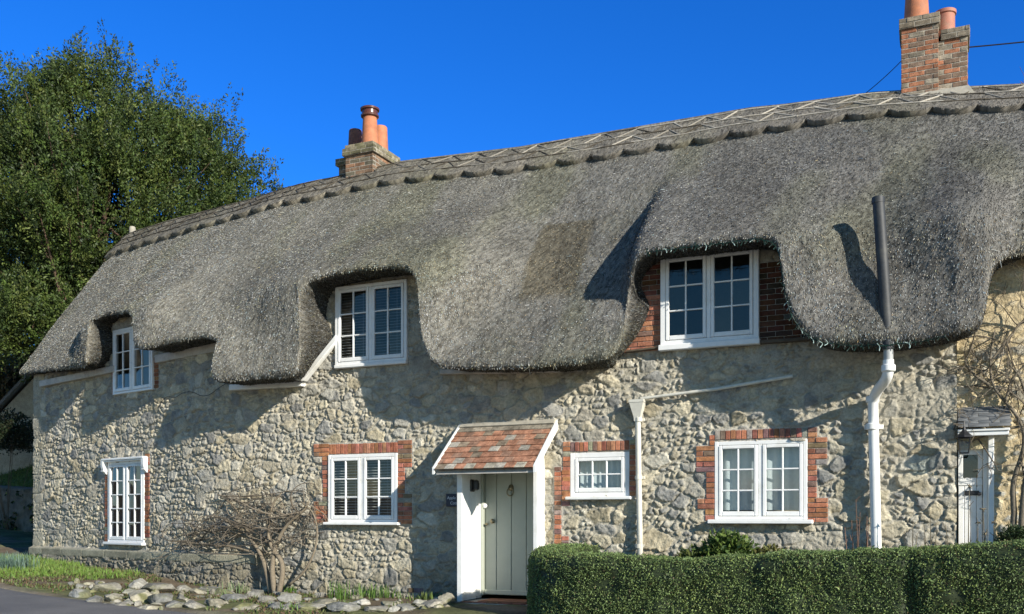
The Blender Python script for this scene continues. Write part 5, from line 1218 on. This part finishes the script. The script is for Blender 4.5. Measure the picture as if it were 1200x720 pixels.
tuft(262, 697, 30, .18, .008, PGc, 'small pale plant among rocks left of the climber trunk', 85, .14)
tuft(341, 696, 45, .18, .010, BG, 'small bright green plant right of the climber trunk', 86, .07)
tuft(365, 694, 45, .16, .008, [(.07, .11, .03)], 'dull green tuft at the wall foot right of the climber', 87, .16)
tuft(497, 704, 50, .18, .010, [(.15, .19, .05), (.10, .15, .04)], 'yellowish green plant at the right end of the flower bed', 88, .12)
tuft(513, 702, 30, .16, .009, PGc, 'pale spotted plant beside the porch step', 89, .06)
tuft(342, 715, 45, .14, .010, BG, 'low green plant at the front edge of the bed', 90, .07)
tuft(468, 712, 30, .12, .009, [(.13, .17, .05)], 'tiny yellow-green tuft between the edging rocks', 93, .08)
tuft(12, 668, 420, .40, .005, [(.13, .20, .16), (.10, .17, .12), (.15, .22, .18)], 'grey-green spiky clump at the left foot of the cottage wall', 91, .20, 'spiky_clump', .5)
# turf strip by the road at the left
g = np.random.default_rng(92); V = []; n_ = 9000; sx_ = g.uniform(-18.6, -13.6, n_); ys_ = g.uniform(-2.7, -.2, n_); dn_ = fbm(sx_ * 1.2, ys_ * 1.2, 97, 3) + .22 * (1 - np.abs(ys_ + 1.3) / 1.3) + .1 * (sx_ < -15) ; kp = dn_ > .56; sx_, ys_ = sx_[kp], ys_[kp]; P = W(sx_, ys_, 0 * sx_); P[:, 2] = G(P[:, 0], P[:, 1]) - .01
n_ = len(P); d = g.normal(0, .45, (n_, 3)) + [0, 0, 1]; V, F = leafquads(P, d, .11 * g.uniform(.5, 1.4, n_), .007 * np.ones(n_), g, .6); cc = np.where(g.random((n_, 1)) < .7, np.array([.15, .25, .045]), np.array([.20, .25, .07])) * g.uniform(.6, 1.3, (n_, 1))
tag(link('turf', V, F, M['leaf'], None, np.repeat(cc, 4, 0)), 'bright green turf between the road and the wall', 'grass', kind='stuff')
n_ = 22000; sx_ = g.uniform(-16.5, -7.1, n_); ys_ = g.uniform(-2.9, -.1, n_); kp = fbm(sx_ * 1.5, ys_ * 1.5, 98, 3) > .52; sx_, ys_ = sx_[kp], ys_[kp]; P = W(sx_, ys_, 0 * sx_); P[:, 2] = G(P[:, 0], P[:, 1]) - .01; n_ = len(P); d = g.normal(0, .8, (n_, 3)) + [0, 0, .7]
V, F = leafquads(P, d, .06 * g.uniform(.5, 1.4, n_), .011 * np.ones(n_), g, .6); cc = np.array([[.10, .15, .04], [.14, .15, .06], [.15, .10, .06]])[g.integers(0, 3, n_)] * g.uniform(.6, 1.3, (n_, 1)); tag(link('ground_cover', V, F, M['leaf'], None, np.repeat(cc, 4, 0)), 'scattered weeds and dead leaves in the flower bed', 'weeds', kind='stuff')
# ------------------------------------------------------------------ what shows past the left end
# outbuilding with a sloping verge
zc_ = 31.0; ob = px3(20, 500, zc_); gz0 = float(G(ob[0], ob[1], False)); t_ = thing('outbuilding', (ob[0], ob[1], gz0), 'pale stone outbuilding gable with a grey sloping roof edge behind the left corner', 'outbuilding')
ex = np.array([math.cos(PHI), math.sin(PHI), 0]); ey = np.array([-math.sin(PHI), math.cos(PHI), 0]); ex, ey = ex * math.cos(.15) + ey * math.sin(.15), ey * math.cos(.15) - ex * math.sin(.15)
A = px3(-20, 506, zc_); Pk = px3(70, 404, zc_); wdt_ = (Pk - A)[:2] @ ex[:2]; hk = Pk[2] - A[2]
o_ = A.copy(); q = MB(); q.cur = (.42, .37, .28); B3 = lambda a, b, c: np.array([o_[0], o_[1], 0]) + ex * a + ey * b + Z3(c)
pl = [B3(0, 0, gz0 - .5), B3(2 * wdt_, 0, gz0 - .5), B3(2 * wdt_, 0, A[2]), B3(wdt_, 0, Pk[2]), B3(0, 0, A[2])]; pl2 = [p + ey * 5 for p in pl]; q.add(pl + pl2, [(0, 1, 2, 3, 4), (9, 8, 7, 6, 5)] + [(k, k + 5, (k + 1) % 5 + 5, (k + 1) % 5) for k in range(5)])
q.build('wall', M['stone'], t_, col=True)
q = MB(); q.cur = (.17, .16, .15)
for sg in (0, 1):
    a = B3(wdt_, -.25, Pk[2] + .16); e_ = B3(-.5 if sg == 0 else 2 * wdt_ + .5, -.25, A[2] - .5 * hk / wdt_ + .16); q.box(e_, a - e_, ey * 5.5, Z3(.12), 0) if sg == 0 else q.box(a, e_ - a, ey * 5.5, Z3(.12), 0)
q.build('roof', M['stone'], t_, col=True)
shrub('brown_bush', px3(2, 470, 34), (2.2, 1.6, 2.2), 16000, .16, .036, [(.14, .11, .055), (.11, .11, .045), (.17, .13, .07)], 'brownish bush rising behind the outbuilding at the left edge', 'bush', 66, stems_=20)
hs_ = px3(8, 521, 28.0); shrub('dark_shrub', hs_, (1.3, .9, .95), 6000, .085, .024, [(.018, .032, .014), (.03, .045, .02), (.04, .04, .02)], 'very dark evergreen shrub on the bank beside the left wall corner', 'shrub', 67)
shrub('dark_shrub', px3(-40, 512, 28), (1.0, .9, 1.0), 3000, .085, .024, [(.018, .032, .014), (.03, .045, .02)], 'dark evergreen shrub on the bank at the left picture edge', 'shrub', 68)
# retaining wall with ivy
q = MB(); g = np.random.default_rng(101); S_ = np.arange(-38, -18.72, .06); Zs = np.arange(0, 1, .04); gs2, gz2 = np.meshgrid(S_, Zs)
base_ = zbed(S_)[None] - .1; hgt = 1.42; z2 = base_ + gz2 * hgt; rel = .05 * fbm(gs2 * 5, z2 * 6, 111, 4) + .04 * (vnoise(gs2 * 3, z2 * 5, 112) > .5); P = W(gs2, 3.02 - rel, z2); top2 = P[-1:].copy(); top2 = W(S_, 3.5, base_[0] + hgt)[None]
Vv = np.concatenate([P, top2]); cc = np.array([.15, .14, .115]) * (.5 + .9 * fbm(np.concatenate([gs2, gs2[-1:]]) * 6, np.concatenate([z2, z2[-1:]]) * 8, 113, 4))[..., None]
tag(recentre(link('retaining_wall', Vv.reshape(-1, 3), grid_faces(*Vv.shape[:2]), M['stone'], None, cc.reshape(-1, 3), True)), 'dark old stone retaining wall below the grassy bank at the left', 'wall')
n_ = 3200; ss_ = g.uniform(-34, -22, n_); zz_ = zbed(ss_) + g.random(n_) * 1.25; kp = fbm(ss_ * 2.2, zz_ * 2.2, 118, 3) > .50; ss_, zz_ = ss_[kp], zz_[kp]; n_ = len(ss_); P = W(ss_, 2.93 + 0 * ss_, zz_); d = g.normal(0, .5, (n_, 3)) + [0, -.5, -.4]
V, F = leafquads(P, d, .11 * g.uniform(.6, 1.3, n_), .032 * np.ones(n_), g, .3); cc = np.where(g.random((n_, 1)) < .25, np.array([.15, .20, .03]), np.array([.025, .045, .015])) * g.uniform(.7, 1.3, (n_, 1)); iv = link('ivy', V, F, M['leaf'], None, np.repeat(cc, 4, 0)); tag(recentre(iv), 'ivy with a few yellow-green leaves hanging on the dark retaining wall', 'ivy')
n_ = 30000; ss_ = g.uniform(-38, -22, n_); yy_ = g.uniform(3.3, 9, n_); P = W(ss_, yy_, 0 * ss_); P[:, 2] = G(P[:, 0], P[:, 1]) - .01; d = g.normal(0, .4, (n_, 3)) + [0, 0, 1]; V, F = leafquads(P, d, .12 * g.uniform(.5, 1.3, n_), .010 * np.ones(n_), g, .5); cc = np.array([.085, .14, .03]) * g.uniform(.6, 1.4, (n_, 1)); tag(link('bank_grass', V, F, M['leaf'], None, np.repeat(cc, 4, 0)), 'grass on the bank above the retaining wall', 'grass', kind='stuff')
# ================================================================== camera, light, world
SUN = Vector((-2.1, 1.0, -.97)).normalized()
sun = bpy.data.lights.new('sun', 'SUN'); sun.energy = 5.0; sun.angle = R(.5); sun.color = (1, .94, .82)
so = bpy.data.objects.new('sun', sun); C.objects.link(so); so.rotation_euler = SUN.to_track_quat('-Z', 'Y').to_euler()
w = bpy.data.worlds.new('World'); bpy.context.scene.world = w; w.use_nodes = True; nt = w.node_tree
sky = nt.nodes.new('ShaderNodeTexSky'); sky.sky_type = 'NISHITA'; sky.sun_disc = False
sky.sun_elevation = math.asin(-SUN.z); sky.sun_rotation = math.atan2(-SUN.x, -SUN.y)
sky.altitude = 1500; sky.air_density = 1.0; sky.dust_density = 0.0; sky.ozone_density = 4.5
hs = nt.nodes.new('ShaderNodeHueSaturation'); hs.inputs['Saturation'].default_value = 1.24; hs.inputs['Hue'].default_value = .503
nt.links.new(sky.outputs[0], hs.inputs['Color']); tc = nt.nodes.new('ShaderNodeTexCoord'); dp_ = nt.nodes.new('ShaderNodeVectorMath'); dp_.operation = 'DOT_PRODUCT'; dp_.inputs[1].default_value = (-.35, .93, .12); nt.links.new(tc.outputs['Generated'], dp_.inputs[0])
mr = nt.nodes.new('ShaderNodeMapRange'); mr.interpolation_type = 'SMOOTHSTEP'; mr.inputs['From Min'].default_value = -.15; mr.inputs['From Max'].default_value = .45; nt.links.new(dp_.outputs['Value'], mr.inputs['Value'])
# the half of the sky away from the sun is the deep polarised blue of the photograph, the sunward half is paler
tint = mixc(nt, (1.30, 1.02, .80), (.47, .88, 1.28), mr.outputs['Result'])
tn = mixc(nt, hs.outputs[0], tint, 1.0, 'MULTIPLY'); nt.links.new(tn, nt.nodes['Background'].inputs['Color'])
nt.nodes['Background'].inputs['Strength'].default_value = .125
sc = bpy.context.scene
cam = bpy.data.cameras.new('camera'); co = bpy.data.objects.new('camera', cam); C.objects.link(co); sc.camera = co
co.location = (0, -D, EYE); co.rotation_euler = (R(90), 0, PHI)
cam.sensor_width = 36; cam.lens = 36 * FPX / 1200; cam.shift_y = (HZ - 360) / 1200; cam.clip_start = .1; cam.clip_end = 2000
sc.view_settings.view_transform = 'Standard'; sc.view_settings.look = 'None'; sc.view_settings.exposure = .55; sc.view_settings.gamma = 1
sc.view_settings.use_curve_mapping = False
sc.render.engine = 'CYCLES'; sc.cycles.max_bounces = 8; sc.cycles.transparent_max_bounces = 24
